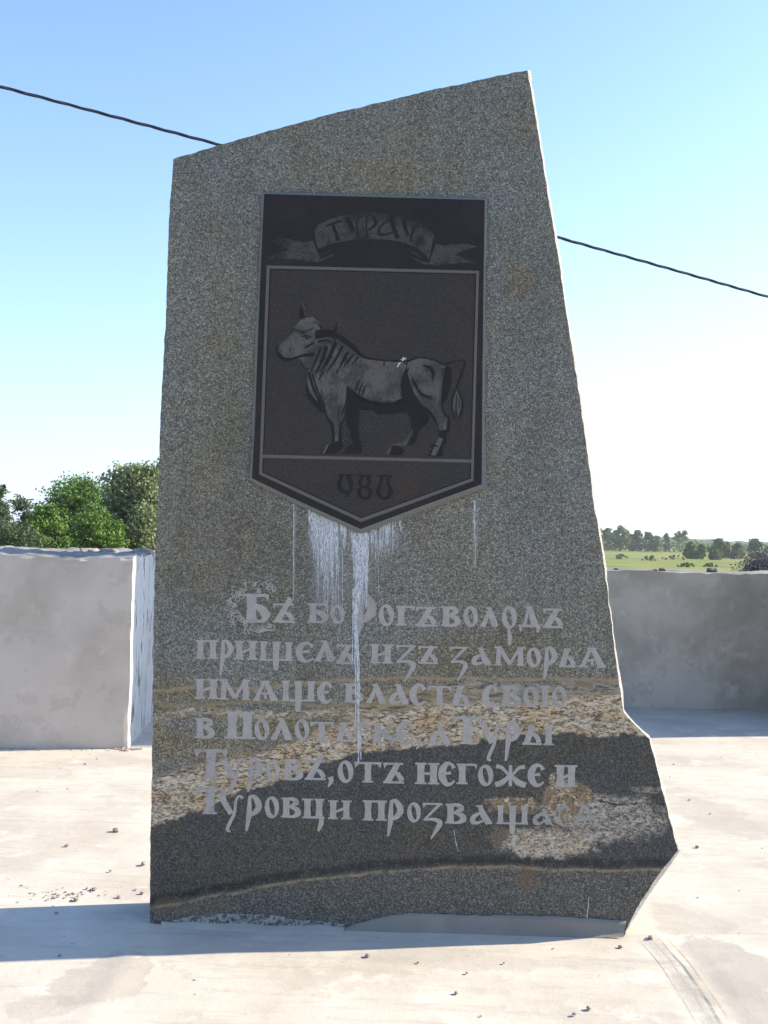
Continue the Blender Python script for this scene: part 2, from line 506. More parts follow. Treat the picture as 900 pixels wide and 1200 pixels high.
T_, M_, N_ = .35, .24, .10
def stem(x, y0=0, y1=1, w_=T_, s=1):
    r = [('s', [(x, y1), (x, (y0 + y1) / 2), (x, y0)], [w_ * 1.08, w_ * .86, w_ * 1.1])]
    if s: r += [('h', x, y1 - .04, w_ * 1.55), ('h', x, y0 + .04, w_ * 1.55)]
    return r
def bar(x0, x1, y, w_=N_): return [('s', [(x0, y), (x1, y)], w_)]
def S(p, w_): return [('s', p, w_)]
def serif_l(x, y=.97): return [('p', [(x, y), (x + .22, y), (x + .04, y - .26)])]
def serif_r(x, y=.97): return [('p', [(x, y), (x - .22, y), (x - .04, y - .26)])]
def glyph(ch, t):
    if ch in 'пП': return stem(.2) + stem(.8) + bar(0, 1, .95, .11)
    if ch == 'н': return stem(.2) + stem(.8) + bar(.2, .8, .5, .12)
    if ch == 'и': return stem(.2) + stem(.8) + S([(.2, .34), (.8, .62)], .13)
    if ch == 'ш': return stem(.12, s=0, w_=.3) + stem(.88, s=0, w_=.32) + S([(.5, 1), (.5, 0), (.49, -t)], [.34, .32, .2]) + bar(0, 1, .05) + [('h', .12, .96, .42), ('h', .5, .96, .42), ('h', .88, .96, .42)]
    if ch == 'ц': return stem(.18) + stem(.78) + bar(0, 1, .05, .12) + S([(.9, .08), (.88, -t * .4), (.74, -t)], [.2, .26, .1])
    if ch == 'о': return [('o', 0, 1, 0, 1)]
    if ch == 'ѻ': return [('o', 0, 1, 0, 1)] + S([(.45, .02), (.55, -t * .5), (.5, -t)], [.1, .2, .1])
    if ch == 'ю': return stem(.12, w_=.3) + bar(.1, .5, .5, .1) + [('o', .4, 1, 0, 1)]
    if ch in 'бБ': return stem(.24) + bar(0, .92, .95, .11) + serif_r(1.0, .99) + S([(.3, .64), (.62, .5), (.86, .28), (.74, .06)], [.1, .26, .34, .12]) + bar(0, .82, .05, .11)
    if ch in 'ъѣ':
        a = 1.28 if ch == 'ѣ' else .97
        x = .80 if ch == 'ѣ' else .70
        return S([(x, a), (.2, .04)], [.26, .32]) + bar(0, .95, .94, .1) + serif_l(0) + S([(.45, .56), (.72, .42), (.9, .12)], [.08, .24, .26]) + bar(0, 1, .05, .11)
    if ch == 'ь': return S([(.5, 1), (.2, .04)], [.3, .32]) + bar(.3, .72, .95, .1) + S([(.4, .6), (.72, .42), (.88, .12)], [.08, .24, .26]) + bar(0, 1, .05, .11)
    if ch == 'ы': return S([(.33, 1), (.14, .04)], [.3, .32]) + S([(.26, .6), (.48, .42), (.56, .12)], [.08, .24, .26]) + bar(0, .66, .05, .11) + stem(.88)
    if ch == 'г': return stem(.24) + bar(0, .9, .95, .11) + serif_r(1.0, .99) + serif_l(0, .97)
    if ch == 'в': return stem(.24) + S([(.2, .95), (.6, .93), (.78, .76), (.42, .55)], [.1, .2, .28, .1]) + S([(.4, .56), (.78, .42), (.86, .22), (.6, .05), (.1, .05)], [.1, .26, .34, .14, .1])
    if ch == 'л': return S([(.52, 1), (.36, .5), (.14, .04)], [.12, .22, .26]) + S([(.5, 1), (.66, .5), (.84, .04)], [.16, .32, .36]) + bar(0, .3, .04) + bar(.66, 1, .04) + bar(.3, .6, .97)
    if ch == 'р': return S([(.25, 1), (.22, .4), (.2, 0), (.05, -t)], [.14, .24, .26, .1]) + S([(.22, .96), (.5, .98), (.74, .76), (.84, .5), (.62, .22), (.25, .06)], [.1, .2, .3, .32, .26, .1])
    if ch in 'еє':
        r = S([(.9, .76), (.72, .95), (.42, .94), (.18, .66), (.18, .34), (.42, .06), (.7, .05), (.96, .2)], [.2, .12, .22, .34, .34, .22, .14, .08])
        return r + S([(.2, .5), (.72, .55)], [.1, .14])
    if ch == 'с': return S([(.9, .72), (.72, .94), (.42, .94), (.18, .66), (.18, .34), (.42, .06), (.7, .05), (.96, .2)], [.24, .14, .22, .34, .34, .22, .14, .08])
    if ch == 'з': return bar(0, 1, .95, .11) + serif_l(0) + S([(.88, .95), (.08, .08)], [.16, .12]) + S([(.05, .08), (.5, .14), (.86, .02), (.84, -.25 * t), (.44, -t)], [.08, .16, .26, .28, .06])
    if ch == 'а': return S([(.45, 1), (.6, .5), (.85, .04)], [.22, .34, .36]) + bar(.68, 1, .04) + S([(.52, .62), (.2, .38), (.14, .12), (.36, .05), (.66, .2)], [.08, .26, .28, .16, .08]) + bar(.3, .58, .96)
    if ch == 'м': return S([(.15, 1), (.13, .04)], [.22, .26]) + S([(.85, 1), (.87, .04)], [.26, .3]) + S([(.16, 1), (.5, .1)], [.2, .22]) + S([(.84, 1), (.5, .06)], [.14, .16]) + [('h', .13, .04, .42), ('h', .87, .04, .42)] + bar(0, .25, .96) + bar(.75, 1, .96)
    if ch == 'ѧ': return S([(.45, 1), (.14, .04)], [.16, .22]) + S([(.5, 1), (.84, .04)], [.22, .36]) + bar(.25, .75, .36, .1) + S([(.5, .36), (.5, .1)], [.1, .16]) + bar(0, .3, .04) + bar(.68, 1, .04) + bar(.3, .66, .96)
    if ch in 'тТ': return stem(.5, w_=.34, s=0) + bar(0, 1, .95, .11) + serif_l(0) + serif_r(1.) + [('h', .5, .04, .55)]
    if ch == 'у': return S([(.1, 1), (.3, .5), (.52, .06)], [.3, .3, .26]) + bar(0, .3, .96) + S([(.98, .86), (.82, .97), (.7, .7), (.64, .1), (.46, -t * .5), (.36, -t * .92), (.5, -t)], [.18, .12, .14, .16, .18, .16, .1])
    if ch == 'ж': return S([(.5, 1), (.5, 0)], .17) + S([(.08, .93), (.26, .86), (.46, .5)], [.2, .16, .12]) + S([(.46, .5), (.28, .2), (.06, .05)], [.12, .26, .24]) + S([(.92, .93), (.74, .86), (.54, .5)], [.2, .16, .12]) + S([(.54, .5), (.72, .2), (.95, .05)], [.12, .3, .26])
    if ch == 'к': return stem(.2) + S([(.3, .5), (.6, .72), (.9, .88)], [.1, .16, .24]) + S([(.4, .52), (.66, .34), (.92, .04)], [.14, .3, .3])
    if ch == 'д': return S([(.45, 1), (.26, .1)], [.12, .16]) + S([(.5, 1), (.76, .1)], [.2, .34]) + bar(0, 1, .1, .12) + S([(.07, .12), (.1, -.16)], [.16, .08]) + S([(.92, .12), (.88, -.2)], [.2, .1]) + bar(.3, .62, .97)
    if ch == ',': return S([(.5, .9), (.62, .5), (.2, 0)], [.5, .4, .12])
def draw_letter(F, ch, x0, x1, yt, yb, tail=None, h_scale=1.0):
    h = yb - yt
    t = ((tail - yb) / h) if tail else 0
    sk = (x1 - x0) * math.tan(ROLL)     # lines of writing run square to the stone
    def P(x, y):
        X = x0 + x * (x1 - x0) + (yb - yt) * y * .012
        return (X, yb - y * h + (x - .5) * sk * .8)
    for g in glyph(ch, t):
        if g[0] == 's':
            wd = g[2] if isinstance(g[2], list) else [g[2]] * len(g[1])
            wd = [q * h * h_scale for q in wd]
            F.rib([P(*p) for p in g[1]], wd)
        elif g[0] == 'h':
            cx, cy = P(g[1], g[2]); hw = g[3] * h / 2
            F.rib([(cx - hw, cy - hw * .02), (cx + hw, cy + hw * .02)], .085 * h)
        elif g[0] == 'p':
            F.poly([P(*p) for p in g[1]])
        elif g[0] == 'o':
            a0, a1 = g[1], g[2]
            cx = (a0 + a1) / 2; rx = (a1 - a0) / 2
            outer, inner = [], []
            for k in range(24):
                a = 2 * math.pi * k / 24
                outer.append(P(cx + rx * math.cos(a), .5 + .5 * math.sin(a)))
                ix, iy = rx * .34 * math.cos(a), .36 * math.sin(a)
                ti = .55 * rx
                inner.append(P(cx + ix - iy * ti, .5 + iy))
            F.ring(outer, inner)
TEXT = [
 ('Б',288,315,696,729.6),('ѣ',319.5,345.5,707,729.6),('б',361,384,707,730),('о',387,404,708,731),('р',416,439,697,731,750),('о',443.6,461.6,708,734),('г',465,486,710,733),
 ('ъ',487,512,711,734),('в',517.4,539,711,734),('о',543,560,710,735),('л',563,583.5,712,734.4),('ѻ',588,605.6,710,737,756),('д',608,633,711,736),('ъ',636,660,713,736),
 ('п',229.6,254.4,750,772),('р',257.6,273,751,772,792),('и',275,301,751,773),('ш',304,343,752,774.4,785.6),('е',347,368,753,775.6),('л',369,392,751,775),('ъ',394,415,755,778),
 ('и',434,459.4,755,777.4),('з',464,487,756,778,799),('ъ',490,513.6,757,778),('з',527,548,758,778,798),('а',552,576,759,779),('м',579,615,758,780),('о',617,634,759,782),
 ('р',637,652.4,759,780,796),('ь',655,674.4,760,782),('ѧ',678,710,759,782),
 ('и',229,255,795.6,819),('м',257,293,796.4,820),('ѧ',296,326,798,821),('ш',330,369,798,822,834),('є',373,389.5,800,823.6),('в',403.6,425,801,823),('л',429,452,802,824),
 ('а',456,479,802,825),('с',481,499,802,826),('т',501,529,804,826),('ь',529,550,804,827),('с',566,584,804,828),('в',588,610,804,828),('о',613,631,804,829),('ю',635,664,804,829),
 ('в',229,251,841.6,865),('П',266,295.6,834,866),('о',298,315.6,842,867.6),('л',317.6,342,842,867),('о',345,362.4,842.4,868),('т',363,391,846,869),('ь',393,414,847,869),
 ('с',416,433,847,870),('к',437,464,847,871),('є',465,484,847,872),(',',486,495,866,878),('а',503,528,849,872),('Т',530,565,840,872),('у',563,589,848,872,891),('р',592,609,846,870,892),('ы',612,647,850,873),
 ('Т',228,266,878,913),('у',258,288,889,913,928),('р',290,307,889,913,928),('о',311,328,890,914),('в',332,354.4,890,914),('ѣ',357,382,891,914),(',',383,391,909,922),
 ('о',395.6,414,891,917.6),('т',415,447,893,917),('ъ',449,473.6,893.6,918),('н',488,513,894,919),('є',515,533.6,894,920),('г',536,559,895,919),('о',560,578,896,921.4),('ж',578,618,896.6,921.4),
 ('є',619.4,638,896,921),('и',652,674,896.6,922),
 ('Т',229,263,923,954),('у',256,285,932,955,974),('р',288,306,933,957,974),('о',310,327,933,959),('в',330,352,935,958),('ц',356,379,936,959,974),('и',385,411,938,960),
 ('п',426,452,938,961.6),('р',454,472,938,962,980),('о',477,493,940,964),('з',495,518,941,963,983),('в',522,546,942,965),('а',550,577,943.7,965.3),('ш',582,619,944,966,977),
 ('а',624,647,944,966),('с',650,668,944,967),('ѧ',670,701,943,967)]
for L in TEXT:
    F = Flat(.0012)
    draw_letter(F, *L)
    worn = (L[3] > 800 and L[1] > 570 and L[3] < 830) or (L[3] > 940 and L[1] > 620) or (L[3] < 780 and 345 < L[1] < 418) or (L[1] < 300 and 878 <= L[3] <= 925) or (L[3] > 840 and L[3] < 850 and 395 < L[1] < 485)
    F.build('comma' if L[0] == ',' else 'letter', M_LETF if (L[3] > 940 and L[1] > 622) else M_LETW if worn else M_LET, MON)

# scrollwork round the initial
def ornament():
    random.seed(12)
    F = Flat(.0010, .00001)
    n = 0
    while n < 70:
        a = random.uniform(R(40), R(310)); rr = random.uniform(.55, 1.0)
        x = 303 + 37 * rr * math.cos(a) - 4; y = 711 - 32 * rr * math.sin(a)
        if 285 < x < 318 and 693 < y < 732: continue
        if x > 322: continue
        n += 1
        r = random.uniform(2.0, 4.2); a0 = random.uniform(0, 6.28); sg = random.choice((-1, 1))
        pts = []
        for k in range(7):
            q = k / 6
            ang = a0 + sg * q * 4.6
            pts.append((x + r * (1 - .65 * q) * math.cos(ang), y + r * (1 - .65 * q) * math.sin(ang)))
        F.rib(pts, [.6, .9, 1.1, 1.1, 1, .9, .7])
    for k in range(4):
        F.rib([(292 + 3 * k, 736 - k * .8), (303 + 3 * k, 741 - k), (313 + 2 * k, 736 + k)], [.6, 1.6, .5])
    F.build('scroll_ornament', M_LET, MON)
ornament()

# ------------------------------------------------------------------ plaque
PO = .022     # the plaque stands this far off the stone
def plaque_face_mat():
    b = MB('polished_black_granite', .5, .16)
    c = b.ramp(b.noise(330, 2, .7), [(.3, (.014, .011, .010)), (.6, (.030, .024, .022)), (.8, (.062, .050, .045))])
    c = b.mix(b.smooth(b.noise(5, 3, .6), .45, .7, 0, .6), c, (.035, .028, .024))
    b.col(c)
    b.t.links.new(b.smooth(b.noise(6, 4, .6), .3, .7, .42, .6), b.b.inputs['Roughness'])
    return b.m
def field_mat():
    b = MB('engraved_field', .7, .25)
    c = b.ramp(b.noise(330, 2, .7), [(.3, (.021, .0175, .0155)), (.55, (.042, .035, .031)), (.8, (.088, .075, .066))])
    z = b.noise(2.5, 3, .6)
    c = b.mix(b.smooth(z, .4, .65, 0, .8), c, b.mix(1, c, (1.25, 1.02, .82), 'MULTIPLY'))
    b.col(c)
    return b.m
def engr_mat(name, lo, hi, thr=None, soft=.06):
    b = MB(name, .85, .15)
    c = b.ramp(b.noise(300, 3, .7), [(.3, lo), (.72, hi)])
    b.col(c)
    if thr:
        wv = b.math('ADD', b.math('MULTIPLY', b.noise(230, 2, .7), .75), b.math('MULTIPLY', b.noise(22, 3, .6), .25))
        b.alpha(b.smooth(wv, thr - soft, thr + soft))
    return b.m
M_PF, M_FIELD = plaque_face_mat(), field_mat()
M_RIM = engr_mat('chipped_plaque_rim', (.10, .095, .085), (.22, .21, .19))
M_EL = engr_mat('engraving_light', (.06, .057, .056), (.15, .143, .14), .34)
def bull_mat():
    b = MB('engraved_hide', .85, .15)
    g = b.noise(300, 3, .7)
    hi = b.ramp(g, [(.3, (.070, .061, .055)), (.72, (.165, .146, .132))])
    lo_ = b.ramp(g, [(.3, (.030, .028, .026)), (.72, (.095, .087, .08))])
    sh = b.math('ADD', b.math('MULTIPLY', b.noise(10, 3, .6), .7), b.math('MULTIPLY', b.noise(60, 3, .7, vec=b.map(scale=(1.6, 1, .6), rot=(0, .5, 0))), .3))
    b.col(b.mix(b.smooth(sh, .42, .56), lo_, hi))
    wv = b.math('ADD', b.math('MULTIPLY', b.noise(230, 2, .7), .7), b.math('MULTIPLY', b.noise(22, 3, .6), .3))
    b.alpha(b.smooth(wv, .26, .44))
    return b.m
M_HIDE = bull_mat()
M_LINE = engr_mat('engraved_line', (.080, .071, .063), (.175, .155, .14))
M_BAN = engr_mat('engraving_banner', (.045, .042, .042), (.115, .107, .105), .36, .12)
def banner_mat():
    b = MB('engraved_banner', .85, .15)
    g = b.noise(300, 3, .7)
    sh = b.noise(13, 3, .6)
    b.col(b.mix(b.smooth(sh, .40, .62), b.ramp(g, [(.3, (.022, .020, .019)), (.72, (.055, .050, .048))]), b.ramp(g, [(.3, (.040, .036, .034)), (.72, (.105, .094, .088))])))
    b.alpha(b.smooth(b.noise(230, 2, .7), .22, .44))
    return b.m
M_BAN = banner_mat()
M_GLOW = engr_mat('engraving_faint', (.04, .037, .035), (.085, .078, .073), .50, .12)
M_ED = engr_mat('engraving_dark', (.015, .0138, .0135), (.034, .031, .030))
M_WHITE = engr_mat('white_deposit', (.42, .44, .46), (.66, .68, .70), .42, .08)

rim_o = [(307, 225), (571, 232), (569.5, 340), (569, 392), (573.5, 402), (573, 411), (568.5, 420), (568, 500), (571, 571), (500, 597), (423, 626), (350, 592), (292, 563), (296, 500), (295, 490), (297, 480), (301, 350)]
rim_i = [(309.5, 227.2), (568.2, 234.4), (566.5, 340), (566, 392), (566, 402), (565.8, 411), (565.6, 420), (565, 500), (564.5, 567.5), (497, 592), (422.5, 620), (352, 588), (295.2, 560.5), (298.5, 500), (298.8, 490), (299.2, 480), (304, 350)]
def dens_pair(A, B, k=7):
    a, b2 = [], []
    for i in range(len(A)):
        j = (i + 1) % len(A)
        for t in range(k):
            q = t / k
            a.append(Vector(A[i]).lerp(Vector(A[j]), q)); b2.append(Vector(B[i]).lerp(Vector(B[j]), q))
    return a, b2
def build_plaque():
    A, B = dens_pair(rim_o, rim_i)
    random.seed(3)
    for i, p in enumerate(A):
        p += Vector((n3((p.x, p.y, 1), .09), n3((p.x, p.y, 5), .09))) * 2.0
    n = len(A)
    v = [sl_pt(p.x, p.y, .002) for p in A] + [sl_pt(p.x, p.y, PO - .008) for p in A] + [sl_pt(p.x, p.y, PO) for p in B]
    f = []
    for k in (0, 1):
        for i in range(n):
            j = (i + 1) % n
            f.append((k * n + i, k * n + j, (k + 1) * n + j, (k + 1) * n + i))
    f.append(tuple(reversed(range(n))))
    f.append(tuple(range(2 * n, 3 * n)))
    bm = bmesh.new()
    vs = [bm.verts.new(p) for p in v]
    for q in f: bm.faces.new([vs[i] for i in q])
    bmesh.ops.recalc_face_normals(bm, faces=bm.faces)
    ff = [q for q in bm.faces if len(q.verts) > 4]
    for q in bm.faces: q.material_index = 0
    ff[-1].material_index = 1
    bmesh.ops.triangulate(bm, faces=ff)
    me = bpy.data.meshes.new('plaque'); bm.to_mesh(me); bm.free()
    me.materials.append(M_RIM); me.materials.append(M_PF)
    o = link('plaque', me, None, MON)
    o['label'] = 'black polished granite plaque engraved with a bull, pointed at the bottom'
    return o
PL = build_plaque()
F = Flat(PO + .0004)
F.poly([(315, 314), (559, 320), (552.5, 561), (423, 608), (307, 553.5)])
F.build('engraved_field', M_FIELD, PL)
F = Flat(PO + .0012)
FO = [(312.6, 311.0), (561.5, 317.3), (554.8, 563.5), (423.2, 611.8), (303.6, 556)]
FI = [(316.0, 314.6), (558.2, 320.7), (551.8, 560.8), (423.2, 607.4), (307.2, 553.7)]
F.ring(FO, FI)
F.rib([(307.5, 534.6), (553.5, 540.4)], 3.6)
F.build('border_line', M_LINE, PL)
# thin black outline either side of the border
F = Flat(PO + .0010)
F.ring([(316.4, 315.0), (557.9, 321.1), (551.5, 560.6), (423.2, 607.2), (307.6, 553.6)], [(317.4, 316.0), (556.9, 322.1), (550.5, 559.8), (423.2, 605.8), (308.6, 552.8)])
F.build('border_outline', M_ED, PL)

# banner with the town name
def zb(x, y): return (310 + x / 6.923, 240 + y / 6.923)       # left half of the banner
def zc(x, y): return (430 + x / 6.923, 240 + y / 6.923)       # right half
F = Flat(PO + .0012)
top = [zb(405, 200), zb(430, 165), zb(520, 120), zb(640, 85), zb(760, 64), zb(850, 58), zc(60, 60), zc(180, 78), zc(290, 104), zc(400, 138), zc(470, 178), zc(545, 240)]
bot = [zb(425, 372), zb(445, 352), zb(520, 322), zb(640, 295), zb(760, 280), zb(850, 276), zc(60, 278), zc(180, 285), zc(290, 303), zc(390, 340), zc(450, 385), zc(505, 440)]
for i in range(len(top) - 1):
    o = F._o() - F.step * F.k; s = len(F.v)
    for p in (top[i], top[i + 1], bot[i + 1], bot[i]): F.v.append(sl_pt(p[0], p[1], F.off))
    F.f.append((s, s + 1, s + 2, s + 3))
F.build('banner_ribbon', M_BAN, PL)
F = Flat(PO + .0010)
F.poly([zb(60, 292), zb(160, 268), zb(250, 290), zb(330, 300), zb(395, 290), zb(455, 425), zb(430, 455), zb(350, 465), zb(240, 440), zb(140, 442), zb(20, 440), zb(100, 400), zb(205, 360), zb(140, 335)])
F.build('banner_tail', M_BAN, PL)
F = Flat(PO + .0010)
F.poly([zc(560, 315), zc(620, 330), zc(720, 315), zc(820, 318), zc(895, 338), zc(800, 365), zc(715, 400), zc(800, 440), zc(890, 475), zc(760, 470), zc(660, 482), zc(560, 495), zc(500, 478)])
F.build('banner_tail', M_BAN, PL)
F = Flat(PO + .0014)
F.rib([zb(455, 405), zb(510, 385), zb(560, 360)], 1.5)
F.rib([zb(400, 462), zb(470, 445), zb(565, 400)], 2.4)
F.rib([zc(350, 370), zc(400, 400), zc(440, 425)], 1.5)
F.rib([zc(355, 425), zc(430, 460), zc(500, 480)], 2.4)
F.build('banner_fold', M_BAN, PL)['kind'] = 'stuff'
F = Flat(PO + .0018)
F.rib([zb(405, 280), zb(420, 340), zb(450, 400)], 2.2)
F.build('banner_shade_line', M_ED, PL)
def tl(*strokes):
    F = Flat(PO + .0022)
    for p, wd in strokes: F.rib(p, wd)
    return F.build('letter', M_ED, PL)
tl(([zb(493, 175), zb(560, 150), zb(625, 128)], [1.2, 2.4, 3.0]), ([zb(545, 145), zb(578, 220), zb(598, 292)], [3.4, 3.6, 5.0]))
tl(([zb(645, 105), zb(680, 105)], 1.2), ([zb(668, 105), zb(698, 160), zb(725, 212)], [4.6, 5.4, 3.2]), ([zb(790, 92), zb(760, 92), zb(745, 150), zb(755, 200), zb(765, 258)], [1.6, 1.2, 1.3, 2.2, 1.2]))
tl(([zb(835, 85), zb(825, 170), zb(838, 262)], [1.2, 1.6, 1.4]), ([zb(832, 90), zb(870, 78), zc(60, 115), zc(70, 155), zc(10, 210)], [1.2, 2.0, 3.2, 3.8, 1.2]))
tl(([zc(165, 95), zc(225, 97)], 1.6), ([zc(195, 95), zc(215, 180), zc(250, 272)], [3.4, 4.4, 5.0]), ([zc(175, 120), zc(105, 185), zc(100, 235), zc(160, 240), zc(215, 215)], [1.4, 2.2, 3.6, 2.2, 1.4]))
tl(([zc(270, 115), zc(325, 125)], 1.2), ([zc(295, 120), zc(312, 190), zc(335, 250)], [3.8, 4.6, 3.0]), ([zc(425, 180), zc(395, 165), zc(375, 215), zc(355, 265), zc(368, 305)], [2.4, 1.2, 2.2, 2.2, 1.4]))
# the year
def zn(x, y): return (370 + x / 7.5, 545 + y / 7.5)
def numeral(strokes):
    F = Flat(PO + .0020); G = Flat(PO + .0014)
    for p, wd in strokes:
        F.rib(p, wd)
        G.rib([(a + .1, c - .1) for a, c in p], [q + 1.1 for q in wd])
    o = F.build('numeral', M_ED, PL)
    G.build('numeral_outline', M_GLOW, o)
numeral([([zn(195, 88), zn(325, 90)], [1.8, 1.8]), ([zn(232, 95), zn(205, 160), zn(225, 225), zn(290, 240)], [2.0, 4.4, 4.0, 1.6]), ([zn(285, 95), zn(305, 150), zn(310, 235)], [4.6, 5.0, 2.4]), ([zn(300, 232), zn(278, 262), zn(262, 272)], [3.2, 3.0, 1.2])])
numeral([([zn(375, 92), zn(490, 95)], [1.6, 1.6]), ([zn(412, 98), zn(385, 150), zn(402, 190), zn(378, 235), zn(405, 288), zn(430, 292)], [2.4, 3.4, 2.6, 4.0, 3.6, 2.2]), ([zn(450, 98), zn(475, 150), zn(452, 190), zn(482, 235), zn(458, 288), zn(430, 292)], [2.8, 3.8, 2.6, 4.4, 3.6, 2.2]), ([zn(402, 190), zn(452, 192)], [2.4, 2.4])])
numeral([([zn(540, 95), zn(672, 98)], [1.8, 1.8]), ([zn(580, 100), zn(572, 160), zn(545, 230), zn(575, 285), zn(605, 290)], [3.6, 2.6, 4.4, 4.0, 2.2]), ([zn(640, 100), zn(635, 160), zn(658, 230), zn(632, 285), zn(605, 290)], [4.4, 2.8, 4.8, 4.0, 2.2])])

# the engraved bull
def zk(x, y): return (310 + x / 3.6, 340 + y / 3.6)
def K(L): return [zk(*p) for p in L]
def bull():
    g = Flat(PO + .0009)
    g.poly(K([(215, 330), (165, 360), (160, 460), (235, 540), (240, 640), (230, 690), (420, 700), (470, 690), (520, 640), (600, 600), (600, 520), (480, 535), (400, 510), (380, 400)]))
    g.build('engraved_ground_tone', M_GLOW, PL)
    F = Flat(PO + .0012)
    # head
    F.poly(K([(150, 128), (175, 116), (205, 114), (228, 134), (240, 162), (222, 195), (215, 240), (212, 268), (170, 275), (130, 280), (100, 288), (78, 280), (60, 262), (52, 240), (66, 226), (95, 205), (118, 180), (124, 158)]))
    F.poly(K([(140, 284), (205, 282), (190, 325), (172, 338), (160, 318)]))
    # trunk and neck
    F.poly(K([(215, 200), (260, 175), (300, 190), (340, 216), (380, 250), (412, 280), (450, 292), (520, 298), (575, 300), (600, 318), (585, 350), (576, 400), (580, 458), (540, 476), (500, 478), (440, 465), (395, 440), (362, 405), (350, 440), (344, 490), (330, 540), (318, 562), (316, 632), (296, 640), (290, 572), (268, 540), (252, 500), (242, 455), (236, 430), (222, 470), (195, 450), (180, 400), (182, 340), (212, 270)]))
    # near hindquarter and leg
    F.poly(K([(606, 300), (650, 286), (690, 290), (730, 304), (764, 320), (758, 380), (750, 430), (746, 480), (756, 512), (772, 545), (766, 592), (738, 592), (728, 552), (704, 512), (668, 486), (640, 460), (622, 420), (606, 385), (598, 345)]))
    # lower legs
    F.poly(K([(736, 622), (754, 624), (750, 650), (722, 700), (700, 698), (716, 660)]))
    F.poly(K([(624, 590), (632, 596), (604, 650), (575, 658), (546, 652), (525, 690), (514, 688), (535, 652), (580, 640)]))
    F.poly(K([(358, 565), (378, 572), (388, 605), (384, 640), (368, 645), (374, 600)]))
    F.poly(K([(262, 652), (272, 650), (254, 688), (246, 688)]))
    # tail tassel
    F.poly(K([(812, 418), (830, 470), (828, 500), (815, 536), (800, 500), (792, 540), (790, 480)]))
    # inside of the right ear/horn and the tip of the left horn
    F.rib(K([(292, 172), (305, 155), (325, 133)]), [1.2, 2.0, .8])
    F.rib(K([(155, 48), (166, 70), (170, 105)]), [.7, 1.4, 1.0])
    body = F.build('engraved_bull', M_HIDE, PL)
    D = Flat(PO + .0020)
    p = lambda L: D.poly(K(L))
    r = lambda L, wd: D.rib(K(L), [q / 3.6 * 1.25 for q in (wd if isinstance(wd, list) else [wd] * len(L))])
    p([(153, 62), (160, 78), (172, 115), (150, 124), (147, 100)])                       # left horn
    p([(214, 170), (250, 165), (292, 168), (302, 148), (312, 140), (300, 190), (260, 198), (215, 208)])   # right horn
    # belly and far hind leg
    p([(352, 408), (372, 430), (400, 446), (440, 468), (500, 480), (545, 476), (582, 458), (575, 400), (585, 350), (612, 322), (604, 350), (614, 392), (634, 440), (662, 482), (700, 508), (722, 545), (735, 592), (722, 560), (702, 530), (684, 510), (686, 560), (650, 600), (640, 640), (622, 655), (600, 652), (628, 600), (618, 570), (618, 545), (598, 512), (540, 522), (480, 524), (452, 506), (400, 506), (404, 560), (395, 520), (398, 620), (412, 655), (408, 690), (332, 690), (340, 668), (372, 648), (360, 590), (344, 560), (350, 520), (356, 470)])
    p([(536, 656), (572, 660), (590, 676), (580, 698), (528, 694)])                     # far hind hoof
    p([(300, 640), (325, 640), (334, 662), (300, 690), (254, 690), (276, 650), (292, 644)])   # fore hoof
    p([(736, 592), (768, 590), (768, 650), (752, 655), (752, 700), (690, 700), (716, 655), (700, 696), (722, 698), (750, 640), (754, 622), (736, 622)])
    p([(764, 318), (790, 330), (786, 400), (772, 450), (752, 485), (746, 460), (752, 400), (758, 350)])   # rump shade
    # dewlap and chest
    p([(176, 375), (190, 430), (230, 480), (262, 520), (236, 512), (200, 475), (176, 440)])
    r([(186, 345), (205, 410), (245, 500)], [6, 9, 6]); r([(200, 350), (222, 420), (250, 490)], [4, 6, 4])
    r([(240, 420), (250, 470), (262, 530), (286, 572), (292, 640)], [3, 3, 5, 9, 9])
    r([(352, 405), (345, 470), (325, 530)], [10, 6, 4]); r([(360, 430), (352, 480), (338, 545), (322, 568), (318, 640)], [5, 4, 5, 10, 12])
    # neck folds
    for a, c_, e, wd in [((238, 240), (215, 300), (190, 352), 8), ((262, 236), (245, 290), (212, 360), 11), ((300, 220), (270, 290), (238, 345), 13), ((330, 235), (295, 300), (262, 345), 9), ((352, 258), (330, 300), (305, 350), 8), ((375, 270), (352, 300), (335, 325), 6), ((398, 280), (380, 300), (365, 318), 5), ((232, 380), (238, 360), (262, 330), 5)]:
        r([a, c_, e], [wd, wd * .9, 2])
    r([(215, 200), (250, 190), (290, 200), (300, 225)], [5, 5, 6, 3]); r([(225, 218), (260, 212), (285, 222)], [8, 7, 2])
    r([(290, 185), (330, 208), (372, 240), (410, 276), (455, 291), (530, 298), (580, 300)], [14, 18, 16, 10, 6, 5, 8])
    r([(600, 303), (650, 285), (700, 290), (760, 315)], [6, 4, 4, 6])
    # jaw, mouth, eye, fringe
    r([(55, 262), (75, 288), (110, 292), (160, 276), (212, 270)], [8, 12, 8, 7, 12]); r([(60, 232), (52, 248), (62, 275)], [4, 6, 8])
    r([(150, 290), (165, 325), (185, 335)], [3, 4, 3]); r([(168, 245), (185, 235), (208, 222)], [3, 7, 5])
    r([(155, 196), (178, 192), (200, 200)], [3, 5, 3]); r([(172, 202), (190, 204)], [6, 4]); r([(212, 130), (232, 150), (242, 178)], [3, 4, 4])
    random.seed(8)
    for k in range(11):
        x = 124 + k * 8; y = 160 + 10 * math.sin(k * .35)
        r([(x, y), (x + random.uniform(-2, 4), y + random.uniform(10, 18))], [4, 1])
    for (x, y) in [(100, 235), (112, 228), (122, 240), (108, 245), (90, 240)]: r([(x, y), (x + 3, y + 3)], [2, 2])
